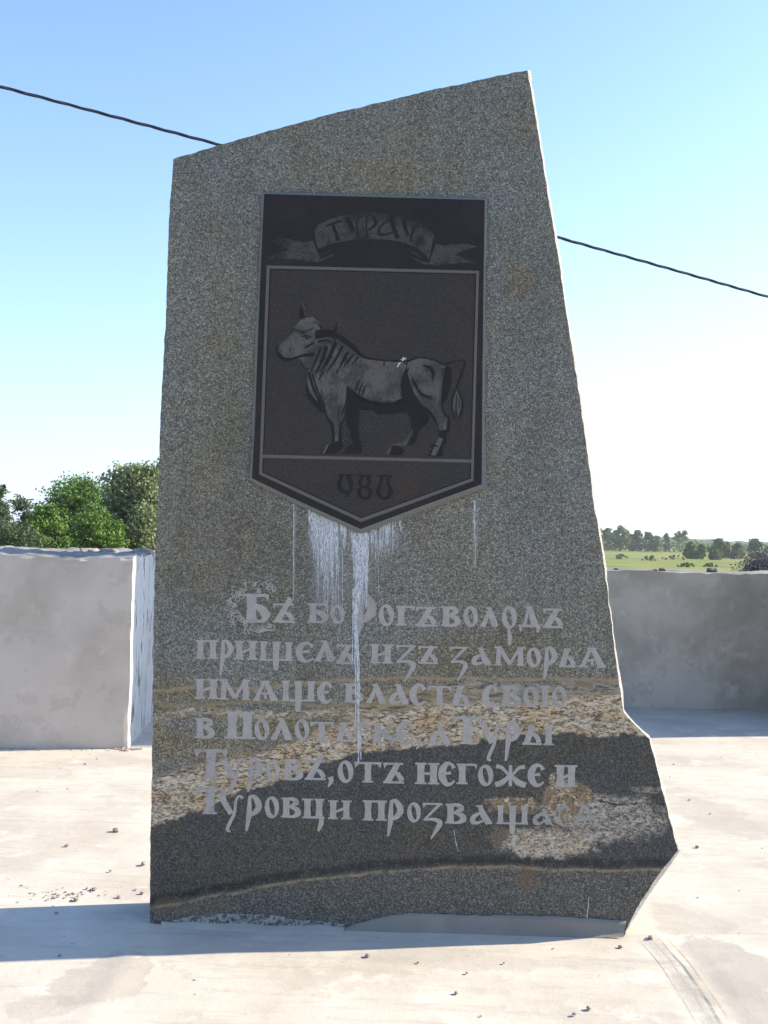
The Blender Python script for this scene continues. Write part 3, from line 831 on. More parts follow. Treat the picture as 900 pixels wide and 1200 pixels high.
    # ribs, thigh hair, tail
    for a, e in [((402, 380), (385, 425)), ((416, 390), (398, 440)), ((430, 400), (412, 446))]: r([a, ((a[0] + e[0]) / 2 - 3, (a[1] + e[1]) / 2), e], [2, 6, 4])
    r([(505, 300), (504, 322)], [3, 4]); r([(668, 316), (700, 330), (712, 352), (708, 380)], [3, 12, 10, 3])
    r([(622, 370), (638, 402), (655, 430), (680, 446), (705, 450)], [4, 9, 7, 7, 4])
    for k in range(8): r([(655 + 7 * k, 430 + 3 * k ** .5 * 3), (658 + 7 * k, 452 + 2 * k)], [3, 1])
    r([(764, 312), (800, 302), (840, 298), (845, 312), (825, 370), (808, 415)], [7, 3, 3, 4, 6, 4])
    r([(806, 418), (795, 450), (792, 500), (800, 545)], [5, 4, 4, 2]); r([(815, 420), (835, 470), (834, 510), (815, 545)], [4, 5, 4, 2])
    r([(812, 440), (808, 500), (814, 530)], [3, 4, 2]); r([(820, 455), (822, 500)], [3, 3])
    r([(748, 480), (752, 512), (778, 545), (772, 600)], [4, 5, 7, 8]); r([(686, 520), (690, 545), (670, 575)], [4, 6, 4])
    r([(735, 660), (712, 655), (700, 662)], [3, 6, 5]); r([(316, 470), (312, 520), (306, 560)], [1, 2, 2])
    # short hair strokes where light turns to shade
    for k in range(26):
        x = 380 + k * 8; y = 440 + (x - 380) * .4 if x < 450 else 474 - max(0, x - 540) * .35
        r([(x, y + 6), (x + random.uniform(-2, 3), y - random.uniform(2, 12))], [4, .6])
    for k in range(22):
        y = 330 + k * 7
        r([(757 - (y - 330) * .07 + 4, y), (745 - (y - 330) * .05 - random.uniform(0, 8), y + 4)], [3, .5])
    for k in range(18):
        y = 335 + k * 8
        r([(583 - min(1, k / 9) * 6, y), (574 - random.uniform(0, 8), y - 5)], [3, .5])
    for k in range(40):
        x = random.uniform(190, 400); y = 250 + (400 - x) * .35 + random.uniform(-20, 50)
        r([(x, y), (x - random.uniform(5, 9), y + random.uniform(14, 26))], [1.6, .4])
    for k in range(46):
        x = random.uniform(255, 740); y = random.uniform(305, 450)
        r([(x, y), (x + random.uniform(-2, 5), y + random.uniform(4, 9))], [.9, .3])
    D.build('bull_shading', M_ED, body)
bull()
F = Flat(PO + .0026)
F.rib([zk(560, 325), zk(578, 296), zk(598, 288)], [1.0, 2.6, 1.6]); F.rib([zk(575, 302), zk(590, 286)], [1.6, 3.4])
F.build('bird_dropping', M_WHITE, PL)

# ------------------------------------------------------------------ lime runs below the plaque
def lime():
    random.seed(21)
    F = Flat(.0016, .000003)
    def edge(x): return 564 + (x - 292) * (62 / 131.) if x < 423 else 626 - (x - 423) * (54 / 147.)
    def run(x, y0, y1, wd, wob=1.0):
        n = 6
        pts = [(x + random.uniform(-.5, .5) * wob, y0 + (y1 - y0) * k / n) for k in range(n + 1)]
        F.rib(pts, [wd, wd * 1.1, wd, wd * .9, wd * .75, wd * .55, .3])
    for k in range(80):
        x = random.gauss(380, 9)
        if not 362 < x < 405: continue
        run(x, edge(x) - 1, edge(x) + abs(random.gauss(28, 20)) + 8, random.uniform(.9, 2.4))
    for k in range(44):
        x = random.gauss(423, 4.0)
        run(x, 624, random.uniform(655, 715), random.uniform(1.4, 3.2))
    for k in range(28):
        x = random.uniform(432, 470); run(x, edge(x) - 1, edge(x) + random.uniform(8, 40), random.uniform(.5, 1.6))
    for k in range(9):
        x = random.uniform(400, 414); run(x, edge(x) - 1, edge(x) + random.uniform(10, 34), random.uniform(.6, 1.6))
    for k in range(5):
        run(417 + random.uniform(-2, 2.2), random.uniform(640, 720), random.uniform(750, 890), random.uniform(.8, 1.9), 1.4)
    for (x_, y0_, y1_, w_) in [(378, 596, 650, 7), (388, 606, 640, 4), (371, 596, 632, 3), (422, 622, 700, 9), (419, 640, 720, 7)]:
        F.rib([(x_, y0_), (x_ + .6, y0_ * .6 + y1_ * .4), (x_ - .3, y1_)], [w_, w_ * .9, w_ * .25])
    F.rib([(416, 690), (417, 740), (419.5, 770), (420, 820), (420, 893)], [5, 4.4, 3.4, 2.8, 1.6])
    F.rib([(413.5, 690), (413.5, 740), (413, 780)], [1, 1.2, .8]); F.rib([(421.5, 860), (423, 890)], [3, .8])
    run(344, 590, 705, 1.1); run(556, 586, 632, 1.7); run(557, 630, 665, .8)
    run(384, 640, 720, 1); run(443, 632, 700, .6)
    for k in range(16):   # thin wash lower down
        run(random.uniform(370, 402), random.uniform(640, 665), random.uniform(690, 725), random.uniform(.3, .9))
    F.rib([(532, 972), (534, 986), (537, 998)], [.5, .8, .4]); F.rib([(690, 1052), (688, 1075), (684, 1092)], [.6, 1.2, .8])
    F.rib([(534, 640), (535, 642)], .5)
    b = MB('lime_deposit', .9, .1)
    b.col(b.ramp(b.noise(50, 3, .6, vec=b.map(scale=(4, 1, .5))), [(.3, (.42, .42, .42)), (.7, (.66, .66, .66))]))
    b.alpha(b.smooth(b.math('ADD', b.math('MULTIPLY', b.noise(60, 4, .7, vec=b.map(scale=(5, 1, .7))), .7), b.math('MULTIPLY', b.noise(200, 2, .7), .3)), .37, .55))
    tag(F.build('lime_deposit', b.m, MON), kind='stuff')
    # rusty seepage edge under the plaque
    G = Flat(.0013, .000003)
    for k in range(60):
        x = random.uniform(296, 568); y = edge(x)
        G.rib([(x, y - 3), (x + random.uniform(-.5, .5), y + random.uniform(.5, 5))], [random.uniform(1.5, 5), .6])
    G.build('mortar_seepage', engr_mat('seepage', (.16, .13, .09), (.36, .31, .24), .45), MON)['kind'] = 'stuff'
lime()

# ------------------------------------------------------------------ concrete materials
def concrete(name, base, dark, lite, stain=.5, bumps=.25, streak=True, spots=.0):
    b = MB(name, .9, .15)
    big = b.noise(1.3, 5, .6)
    mid = b.noise(5.5, 5, .65, vec=b.map(loc=(4, 2, 9)))
    fine = b.noise(90, 3, .7)
    c = b.mix(b.smooth(big, .40, .66, 0, stain), base, dark)
    c = b.mix(b.smooth(mid, .52, .70, 0, stain * .8), c, lite)
    c = b.mix(b.smooth(b.noise(3.4, 6, .7, vec=b.map(loc=(14, 2, 1))), .56, .60, 0, stain * .45), c, dark)
    c = b.mix(b.smooth(fine, .3, .75, 0, .22), c, dark)
    if streak:
        st = b.noise(7, 4, .65, vec=b.map(scale=(.6, 4.5, 4.5)), dist=.6)
        c = b.mix(b.smooth(st, .52, .75, 0, .25), c, dark)
    if spots:
        sp = b.smooth(b.voro(9, out='Distance'), .02, .05, 1, 0)
        c = b.mix(b.math('MULTIPLY', sp, spots), c, (.2, .18, .16))
    b.col(c)
    h = b.math('ADD', b.math('MULTIPLY', mid, 1.2), b.math('MULTIPLY', fine, .22))
    b.bump(h, bumps, .012)
    return b

# ------------------------------------------------------------------ plaza floor
ridgeA = [ground_hit(*p) for p in [(735, 1092), (768, 1096), (800, 1132), (832, 1178), (870, 1240), (930, 1330)]]
ridgeB = [ground_hit(*p) for p in [(176, 1085), (160, 1108), (135, 1150), (105, 1200), (60, 1290)]]
def dseg(px, py, L):
    best = 9
    for a, c in zip(L[:-1], L[1:]):
        dx, dy = c.x - a.x, c.y - a.y
        t = ((px - a.x) * dx + (py - a.y) * dy) / (dx * dx + dy * dy)
        t = np.clip(t, 0, 1)
        d = np.hypot(px - a.x - t * dx, py - a.y - t * dy)
        best = np.minimum(best, d)
    return best
def grid_obj(name, xs, ys, zf, mat, skirt=None):
    X, Y = np.meshgrid(xs, ys)
    Z = zf(X, Y)
    nx, ny = len(xs), len(ys)
    v = np.stack([X.ravel(), Y.ravel(), Z.ravel()], 1)
    idx = np.arange(nx * ny).reshape(ny, nx)
    f = np.stack([idx[:-1, :-1].ravel(), idx[:-1, 1:].ravel(), idx[1:, 1:].ravel(), idx[1:, :-1].ravel()], 1)
    v, f = v.tolist(), f.tolist()
    if skirt is not None:
        loop = list(idx[0, :]) + list(idx[1:, -1]) + list(idx[-1, ::-1][1:]) + list(idx[::-1, 0][1:-1])
        s = len(v)
        for i in loop: v.append([v[i][0], v[i][1], skirt])
        m = len(loop)
        for k in range(m):
            j = (k + 1) % m
            f.append([int(loop[k]), s + k, s + j, int(loop[j])])
    return from_py(name, v, f, mat, None, True)
def plaza_mat():
    b = concrete('screed_concrete', (.51, .470, .395), (.40, .362, .30), (.58, .54, .465), 1.0, .30)
    # grey smears of thin mortar
    x, y, z = b.xyz()
    c0 = b.b.inputs['Base Color'].links[0].from_socket
    def smear(px, py, rx, ry, k, amt):
        p = ground_hit(px, py); q = ground_hit(px + rx, py); r_ = ground_hit(px, py - ry)
        ax = b.math('DIVIDE', b.math('SUBTRACT', x, p.x), q.x - p.x)
        ay = b.math('DIVIDE', b.math('SUBTRACT', y, p.y), r_.y - p.y)
        d = b.math('SQRT', b.math('ADD', b.math('MULTIPLY', ax, ax), b.math('MULTIPLY', ay, ay)))
        d = b.math('ADD', d, b.math('MULTIPLY', b.math('SUBTRACT', b.noise(3.2, 6, .62, vec=b.map(loc=(k, 2, 1))), .5), 2.6))
        return b.smooth(d, .82, .98, amt, 0)
    c = c0
    tro = b.noise(3.0, 6, .7, vec=b.map(scale=(.8, 7, 1), rot=(0, 0, .06)), dist=.5)
    c = b.mix(b.smooth(tro, .50, .66, 0, .32), c, (.30, .275, .235))
    spk = b.smooth(b.voro(14, out='Distance', vec=b.map(scale=(.6, 1.3, 1))), .04, .10, 1, 0)
    c = b.mix(b.math('MULTIPLY', spk, b.smooth(b.noise(2.2, 3, .6, vec=b.map(loc=(7, 7, 7))), .48, .6, 0, .6)), c, (.20, .175, .145))
    for a in [(800, 1078, 45, 16, 1, .5), (850, 1140, 60, 38, 2, .7), (880, 1175, 50, 45, 3, .6), (840, 955, 50, 28, 4, .4), (125, 1150, 60, 28, 5, .55), (40, 1180, 60, 18, 6, .4), (560, 1125, 190, 12, 7, .3), (30, 905, 70, 8, 8, .35)]:
        c = b.mix(smear(*a), c, (.33, .305, .26))
    b.col(c)
    return b.m
def zf(X, Y):
    z = .0025 * np.sin(X * 1.7 + .4) * np.sin(Y * 1.3 + 1) + .0012 * np.sin(X * 7 + Y * 3) * np.sin(Y * 5.3 - X * 2)
    dA, dB = dseg(X, Y, ridgeA), dseg(X, Y, ridgeB)
    z += .006 * np.exp(-(dA / .035) ** 2) - .004 * np.exp(-((dA - .07) / .02) ** 2)
    z += .006 * np.exp(-(dB / .05) ** 2)
    return z
xs = np.concatenate([np.arange(-9, -3.2, .3), np.arange(-3.2, 3.2, .035), np.arange(3.2, 9.01, .3)])
ys = np.concatenate([np.arange(-4, 2, .3), np.arange(2, 9.6, .035), [9.9]])
plaza = grid_obj('pavement', xs, ys, zf, plaza_mat(), -1.2)
tag(plaza, kind='structure')

# two trowel grooves running towards the viewer, drawn as flat darker strips
def groove(L, dx, wd):
    F_v, F_f = [], []
    for i, p in enumerate(L):
        d = (L[min(i + 1, len(L) - 1)] - L[max(i - 1, 0)]).normalized()
        nv = Vector((-d.y, d.x, 0))
        c = p + nv * dx
        F_v += [(c + nv * wd / 2).to_tuple()[:2] + (.0165,), (c - nv * wd / 2).to_tuple()[:2] + (.0165,)]
    for i in range(len(L) - 1): F_f.append((2 * i, 2 * i + 1, 2 * i + 3, 2 * i + 2))
    b = MB('groove_dark', .95, .1); b.col((.27, .245, .205)); b.alpha(b.smooth(b.noise(5, 5, .7), .35, .65, .1, .65))
    tag(from_py('trowel_groove', F_v, F_f, b.m), kind='structure')
groove(ridgeA[1:5], .02, .010); groove(ridgeA[1:5], -.045, .006)

# ------------------------------------------------------------------ mortar bed at the foot of the slab
def mortar_bed():
    b = concrete('bedding_mortar', (.235, .212, .18), (.17, .153, .13), (.31, .285, .245), .7, .2, False)
    top = [(395, 1090), (430, 1079), (455, 1073), (480, 1070), (520, 1071.5), (566, 1073), (600, 1072.5), (643, 1073.5), (690, 1076), (734, 1079)]
    bot = [(390, 1098), (430, 1096), (455, 1095), (480, 1094), (520, 1094.5), (566, 1095), (600, 1095.5), (643, 1096), (690, 1096), (731, 1096)]
    v, f = [], []
    def dense(L):
        out = []
        for a, c in zip(L[:-1], L[1:]):
            for j in range(5): out.append((a[0] + (c[0] - a[0]) * j / 5, a[1] + (c[1] - a[1]) * j / 5))
        return out + [L[-1]]
    T, B_ = dense(top), dense(bot)
    for (tx, ty), (bx, by) in zip(T, B_):
        w_ = n3((tx * .08, 1, 2), 1) * 1.5
        for off, t in [(-.01, -.02), (.006, 0), (.011, .35), (.013, .75), (.022, 1.0), (.03, 1.15)]:
            p = sl_pt(tx + (bx - tx) * max(t, 0), ty + w_ + (by - ty - w_) * t, off)
            v.append((p.x, p.y, p.z))
    for i in range(len(T) - 1):
        for k in range(5):
            a = i * 6 + k
            f.append((a, a + 1, a + 7, a + 6))
    o = from_py('mortar_bed', v, f, b.m, MON, True)
    # pale splashes left of it
    F = Flat(.0035, .00001)
    random.seed(5)
    b2 = MB('mortar_splash', .9, .1)
    b2.col(b2.ramp(b2.noise(40, 4, .7), [(.3, (.20, .195, .18)), (.7, (.34, .33, .31))]))
    b2.alpha(b2.smooth(b2.math('ADD', b2.math('MULTIPLY', b2.noise(40, 4, .7, vec=b2.map(scale=(1, 1, 1.4))), .6), b2.math('MULTIPLY', b2.noise(60, 2, .6), .4)), .40, .56))
    tp = [(180, 1086), (205, 1078), (225, 1073), (250, 1071), (290, 1071), (325, 1073), (350, 1078), (385, 1080), (420, 1086)]
    bt = [(180, 1098), (205, 1098), (225, 1098), (250, 1098), (290, 1098), (325, 1098), (350, 1099), (385, 1099), (420, 1099)]
    for i in range(len(tp) - 1):
        s = len(F.v)
        for q in (tp[i], tp[i + 1], bt[i + 1], bt[i]): F.v.append(sl_pt(q[0], q[1], F.off))
        F.f.append((s, s + 1, s + 2, s + 3))
    F.build('mortar_splash', b2.m, MON)
    # low irregular lip of mortar on the paving
    v, f = [], []
    n = 90
    x0, x1 = -.84, -.12
    for i in range(n + 1):
        x = x0 + (x1 - x0) * i / n
        w_ = .02 + .03 * (n3((x, 0, 0), 6, 2) + .5)
        hgt = .008 + .012 * n3((x, 3, 0), 9, 4)
        for yy, zz in [(.01, hgt + .01), (-.01, hgt), (-w_ * .6, hgt * .5), (-w_, -.012)]:
            v.append((x, yy, zz))
    for i in range(n):
        for k in range(3):
            a = i * 4 + k
            f.append((a, a + 1, a + 5, a + 4))
    bb = concrete('mortar_lip', (.38, .35, .30), (.27, .25, .215), (.46, .43, .375), .6, .3, False)
    from_py('mortar_lip', v, f, bb.m, MON, True)
mortar_bed()

# ------------------------------------------------------------------ parapet walls
def rough_block(name, L, D, H, mat, parent, seed, top_amp=.012, step=.05, front_amp=.002, side_mat=None):
    """box in local space: x from -L to 0, y from 0 to D, z 0..H, with an uneven top and slightly wavy faces"""
    nx, nz = max(2, int(L / step)), max(2, int(H / step))
    ny = max(2, int(D / step))
    bm = bmesh.new()
    cache = {}
    def V(x, y, z):
        k = (round(x, 4), round(y, 4), round(z, 4))
        if k in cache: return cache[k]
        p = Vector((x, y, z))
        if z >= H - 1e-6:
            p.z += top_amp * (n3(p, 3.2, seed) * 1.2 + n3(p, 14, seed) * .8)
        p.y += front_amp * n3((x, 0, z), 3, seed + 2) if y < D / 2 else 0
        if x > -1e-6: p.x += front_amp * 2 * n3((0, y, z), 5, seed + 4)
        edge = (y < 1e-6) + (z > H - 1e-6) + (x > -1e-6)
        if edge >= 2:
            q = max(0, n3(p, 9, seed + 6)) * .014 + .004
            if z > H - 1e-6: p.z -= q
            if y < 1e-6: p.y += q * .8
            if x > -1e-6: p.x -= q * .8
        cache[k] = bm.verts.new(p)
        return cache[k]
    X = [-L * (1 - i / nx) for i in range(nx + 1)]
    Yy = [D * i / ny for i in range(ny + 1)]
    Z = [H * i / nz for i in range(nz + 1)]
    def quad(a, b_, c, d, mi=0):
        f = bm.faces.new((V(*a), V(*b_), V(*c), V(*d))); f.smooth = True; f.material_index = mi
    for i in range(nx):
        for k in range(nz):
            quad((X[i], 0, Z[k]), (X[i + 1], 0, Z[k]), (X[i + 1], 0, Z[k + 1]), (X[i], 0, Z[k + 1]))
    for i in range(nx):
        for j in range(ny):
            quad((X[i], Yy[j], H), (X[i + 1], Yy[j], H), (X[i + 1], Yy[j + 1], H), (X[i], Yy[j + 1], H), 2 if side_mat else 0)
    for j in range(ny):
        for k in range(nz):
            quad((0, Yy[j], Z[k]), (0, Yy[j + 1], Z[k]), (0, Yy[j + 1], Z[k + 1]), (0, Yy[j], Z[k + 1]), 1 if side_mat else 0)
            quad((-L, Yy[j + 1], Z[k]), (-L, Yy[j], Z[k]), (-L, Yy[j], Z[k + 1]), (-L, Yy[j + 1], Z[k + 1]))
    quad((0, D, 0), (-L, D, 0), (-L, D, H), (0, D, H))
    for f in bm.faces:
        pass
    me = bpy.data.meshes.new(name); bm.to_mesh(me); bm.free()
    me.materials.append(mat)
    if side_mat:
        for m_ in side_mat: me.materials.append(m_)
    o = link(name, me, None, parent)
    mod = o.modifiers.new('edges', 'EDGE_SPLIT'); mod.split_angle = R(50)
    return o
cW1 = concrete('plastered_concrete_left', (.55, .48, .405), (.38, .32, .26), (.62, .55, .475), .75, .25, False, .25)
cW2 = concrete('plastered_concrete_back', (.49, .42, .34), (.31, .258, .20), (.56, .495, .415), .8, .25, False, .2)
cTop = concrete('raw_mortar_top', (.27, .265, .25), (.15, .145, .135), (.36, .355, .34), .8, .7, False)
def whitewash():
    b = MB('whitewashed_side', .9, .15)
    st = b.noise(4, 7, .74, vec=b.map(scale=(1, 2.2, .8), rot=(0, 0, 0)))
    c = b.mix(b.smooth(st, .53, .62), (.50, .505, .49), (.14, .135, .125))
    c = b.mix(b.smooth(b.noise(2.2, 4, .6), .45, .7, 0, .5), c, (.36, .36, .34))
    b.col(c); b.bump(st, .4, .015)
    return b.m
cn = ground_hit(150, 877.5)
WL = empty('concrete_wall', (cn.x, cn.y, 0), (0, 0, R(4.5)))
tag(WL, 'pale plastered concrete wall block left of the monument with whitewashed end face', 'wall')
HL = (at_dist(157, 653, cn.y)).z
rough_block('wall_block', 7.2, 2.35, HL, cW1.m, WL, 3, .030, .035, .004, [whitewash(), cTop.m])
bk = ground_hit(735, 829)
HB = at_dist(790, 669.5, bk.y).z
WB = empty('concrete_wall', (9.0, bk.y, 0))
tag(WB, 'grey shaded concrete parapet wall running behind the monument to the right', 'wall')
rough_block('wall_block', 16.5, .5, HB, cW2.m, WB, 8, .012, .06, .004, [cW2.m, cTop.m])
# tall concrete pier out of frame on the right: the long straight shadow on the paving is its shadow
PI_ = empty('concrete_pier', (5.0, 8.46, 0), (0, 0, 0))
tag(PI_, 'tall concrete pier at the right end of the parapet, outside the picture', 'pier')
rough_block('pier_shaft', 1.35, bk.y - 8.46 - .003, 5.3, cW2.m, PI_, 5, .01, .15)

# lumps and stones on the wall tops and debris on the floor
def stone_mat(name, c1, c2):
    b = MB(name, .9, .15); b.col(b.ramp(b.noise(60, 4, .7), [(.3, c1), (.7, c2)])); b.bump(b.noise(80, 3, .7), .5, .004)
    return b.m
M_ST = stone_mat('pebble_grey', (.20, .165, .14), (.36, .31, .27))
M_ST2 = stone_mat('pebble_dark', (.09, .085, .075), (.19, .175, .16))
M_ST3 = stone_mat('mortar_lump', (.36, .35, .33), (.55, .54, .51))
def stone(name, loc, size, mat, label, cat, group=None, seed=0, rz=0):
    bm = bmesh.new()
    bmesh.ops.create_icosphere(bm, subdivisions=3 if max(size) > .05 else 2, radius=1)
    for v in bm.verts:
        p = v.co.copy()
        k = 1 + .38 * n3(p, 1.3, seed) + .18 * n3(p, 3.2, seed + 5)
        q = p * k
        q.x = max(-.8, min(.85, q.x)); q.z = max(-.55, min(.8, q.z))
        v.co = Vector((q.x * size[0], q.y * size[1], (q.z + .5) * size[2]))
    o = from_bm(name, bm, mat)
    o.location = loc; o.rotation_euler = (0, 0, rz)
    return tag(o, label, cat, group)
PEB = [
 (136, 974.5, .026, 0, 'largest brown stone chip on the sunlit paving left of the monument'),
 (78.5, 992, .015, 0, 'small flat brown chip alone on the sunlit paving near the left margin'),
 (168, 1014, .020, 0, 'upright brown stone chip on sunlit paving close beside the left edge of the monument'),
 (129.5, 1021.5, .010, 0, 'tiny brown chip halfway between the lone chip and the chips at the shadow edge'),
 (110.5, 1043.5, .016, 0, 'larger chip of the cluster just above the left shadow edge'),
 (102, 1042, .010, 0, 'small chip touching the left side of the cluster above the shadow edge'),
 (139, 1052.5, .014, 0, 'rounded grey chip right at the upper edge of the left shadow'),
 (166.5, 1048, .014, 0, 'brown chip at the shadow edge beside the foot of the monument'),
 (159, 1043.5, .009, 0, 'tiny chip above the brown one beside the foot of the monument'),
 (89, 1056, .018, 0, 'reddish chip half in the shadow on the left paving'),
 (100, 896, .012, 0, 'small chip on sunlit paving just in front of the left wall block'),
 (66, 1071, .010, 0, 'small chip lying inside the left shadow band'),
 (70, 1121, .009, 1, 'dark speck of stone near the lower edge of the left shadow band'),
 (430.5, 1121.5, .014, 0, 'small brown pebble on the sunlit paving in front of the monument centre'),
 (727, 1111, .013, 1, 'long dark pebble in front of the right foot of the monument'),
 (763, 1100.5, .017, 1, 'dark pebble at the start of the trowel grooves right of the monument foot'),
 (534.5, 1165, .011, 1, 'dark pebble on the near paving below the middle of the monument'),
 (547, 1141.5, .008, 1, 'tiny dark pebble just above the dark one on the near paving'),
 (490, 1129, .008, 1, 'tiny dark pebble just below the shadow in front of the inscription'),
 (590.5, 1129.5, .007, 1, 'tiny dark pebble below the mortar bed, right of centre'),
 (690, 1183, .013, 0, 'pale brown crumb on the near paving toward the lower right'),
 (673, 1190, .011, 0, 'crumb lowest on the near paving, left of the pale brown one'),
 (808, 938, .010, 1, 'small dark chip on the sunlit paving right of the monument, the farther one'),
 (817, 993.5, .015, 1, 'flat dark chip right of the widest point of the monument'),
]
for i, (px, py, r_, d, lab) in enumerate(PEB):
    g = ground_hit(px, py)
    stone('stone_chip', (g.x, g.y, .002), (r_ * .8, r_ * .6, r_ * .5), M_ST, lab, 'stone', 'stone chips on the paving', i * 3.1, i * .9)
tl_ = at_dist(168, 648, cn.y + .35)
def on_top(px, py, Y, H): 
    p = at_dist(px, py, Y); return (p.x, Y, H - .006)
stone('flat_stone', on_top(167, 645, cn.y + .9, HL), (.095, .12, .042), M_ST, 'flat grey stone lying on top of the left wall block beside the monument', 'stone', None, 4, .3)
stone('mortar_lump', on_top(128, 641, cn.y + 1.2, HL), (.08, .12, .035), M_ST, 'rough mortar lump on the left wall top, nearest the flat stone', 'mortar', 'mortar lumps on the wall tops', 7)
stone('mortar_lump', on_top(105, 640, cn.y + 1.4, HL), (.08, .12, .03), M_ST, 'low wide mortar lump on the left wall top, second from the monument', 'mortar', 'mortar lumps on the wall tops', 9)
stone('mortar_lump', on_top(12, 642, cn.y + .9, HL), (.06, .12, .03), M_ST, 'mortar lump on the left wall top at the far left of the photo', 'mortar', 'mortar lumps on the wall tops', 12)
for i, (px, r_, lab) in enumerate([(776, .05, 'largest dark clod on top of the back wall'), (768, .03, 'small dark clod touching the largest one on the back wall'), (834, .07, 'low wide clod on the back wall left of the grey bush'), (722, .035, 'small clod on the back wall nearest the monument')]):
    stone('dirt_clod', on_top(px, 668, bk.y + .2, HB), (r_ * .8, r_ * .7, r_ * .45), M_ST2, lab, 'clod', 'clods on the back wall', i * 2.2 + 1)
# crumbs nobody could count
def crumbs():
    random.seed(9)
    bm = bmesh.new()
    def put(x, y, s, z=.001):
        m4 = Matrix.Translation((x, y, z + s * .3)) @ Matrix.Rotation(random.uniform(0, 6), 4, 'Z') @ Matrix.Diagonal((s * 1.3, s, s * .6, 1))
        bmesh.ops.create_icosphere(bm, subdivisions=1, radius=1, matrix=m4)
    for k in range(170):
        put(random.uniform(-3.2, 3.2), random.uniform(3.0, 8.5), random.choice((.002, .003, .004, .006)))
    for k in range(60):
        g = ground_hit(random.gauss(70, 28), random.gauss(1050, 4)); put(g.x, g.y, random.uniform(.002, .006))
    for k in range(70):
        g = cn + Vector((random.uniform(-1.4, .02), random.uniform(-.09, -.01), 0)); put(g.x, g.y + (g.x - cn.x) * .08, random.uniform(.002, .007))
    for k in range(40):
        put(cn.x + random.gauss(.0, .05), cn.y - abs(random.gauss(0, .03)), random.uniform(.005, .014))
    tag(from_bm('concrete_crumbs', bm, M_ST), 'scattered crumbs of mortar and grit on the paving', 'grit', None, 'stuff')
crumbs()

# ------------------------------------------------------------------ twisted overhead cable
def cable():
    b = MB('cable_sheath', .32, .5); b.col((.028, .03, .036))
    root = empty('overhead_cable', at_dist(245, 172, 7.0))
    tag(root, 'black twisted overhead cable crossing the sky behind the monument', 'cable')
    A, B_, Mid = at_dist(0, 101.5, 6.6), at_dist(900, 348, 8.0), at_dist(448, 231.5, 7.28)
    # parabola through the three points, carried on past both sides
    d = B_ - A
    def pos(t):
        p = A + d * t
        s_mid = Mid - (A + d * .5)
        p = p + Vector((0, 0, s_mid.z)) * (4 * t * (1 - t))
        return p
    n = 1500
    for s in range(3):
        v, f = [], []
        for i in range(n + 1):
            t = -1.6 + 4.2 * i / n
            c = pos(t)
            dist = t * d.length
            a = dist * 2 * math.pi / .55 + s * 2.094
            dirv = d.normalized()
            n1 = dirv.cross(Vector((0, 0, 1))).normalized(); n2 = dirv.cross(n1)
            rr = .0068 + .0015 * n3((dist, s, 0), 3)
            c = c + n1 * rr * math.cos(a) + n2 * rr * math.sin(a)
            for k in range(5):
                q = k * 1.2566
                v.append(c + (n1 * math.cos(q) + n2 * math.sin(q)) * .0055 - root.location)
            if i:
                for k in range(5):
                    f.append(((i - 1) * 5 + k, (i - 1) * 5 + (k + 1) % 5, i * 5 + (k + 1) % 5, i * 5 + k))
        from_py('strand', v, f, b.m, root, True)
cable()

# ------------------------------------------------------------------ terrain
def ground_z(x, y):
    t = min(max((y - 12) / 60, 0), 1)
    return -.6 - 1.4 * t * t * (3 - 2 * t)
def terrain_mat():
    b = MB('meadow', .95, .1)
    big = b.noise(.02, 5, .6, vec=b.map(scale=(.35, 1, 1)))
    mid = b.noise(.16, 5, .65, vec=b.map(scale=(.4, 1, 1)))
    fine = b.noise(2.0, 4, .7)
    c = b.mix(b.smooth(big, .40, .60), (.17, .19, .035), (.27, .25, .07))
    c = b.mix(b.smooth(mid, .45, .62), c, (.09, .15, .035))
    c = b.mix(b.smooth(b.noise(.05, 4, .6, vec=b.map(scale=(.3, 1, 1), loc=(40, 9, 0))), .52, .64, 0, .8), c, (.28, .235, .12))
    c = b.mix(b.smooth(fine, .35, .7, 0, .5), c, (.07, .10, .03))
    b.col(c); b.bump(fine, .3, .1)
    return b.m
def tz(X, Y):
    t = np.clip((Y - 12) / 60, 0, 1)
    z = -.6 - 1.4 * t * t * (3 - 2 * t)
    z = z + np.clip((Y - 80) / 400, 0, 1) * .25 * np.sin(X * .021 + Y * .013)
    inside = (np.abs(X) < 8.9) & (Y > -3.9) & (Y < 9.8)
    return np.where(inside, -.9, z)
gx = np.array([-3500, -1500, -700, -400, -250, -150, -100, -70, -50, -35, -25, -18, -12, -9.5, -8.5, 0, 8.5, 9.5, 12, 18, 25, 35, 50, 70, 100, 150, 250, 400, 700, 1500, 3500.])
gy = np.array([-3500, -700, -100, -30, -10, -4.2, -3.6, 3, 9.6, 10.4, 14, 20, 28, 38, 50, 65, 85, 110, 140, 170, 200, 240, 280, 330, 400, 480, 600, 900, 1500, 3500.])
tag(grid_obj('meadow', gx, gy, tz, terrain_mat()), kind='structure')
# distant wooded ridge
def ridge():
    b = MB('far_woods', .95, .05); b.col(b.ramp(b.noise(.05, 5, .7), [(.3, (.03, .05, .035)), (.7, (.07, .095, .06))]))
    v, f = [], []
    n = 240
    for i in range(n + 1):
        x = -900 + 1800 * i / n
        h = 6.5 + 2.5 * n3((x, 0, 0), .004, 3) + 3.2 * n3((x, 0, 0), .03, 5) + 2.0 * n3((x, 0, 0), .11, 6)
        v += [(x, 880, -3), (x, 900, h * .75), (x, 925, h), (x, 1000, -3)]
    for i in range(n):
        for k in range(3):
            a = i * 4 + k
            f.append((a, a + 4, a + 5, a + 1))
    tag(from_py('far_hills', v, f, b.m, None, True), kind='structure')
ridge()

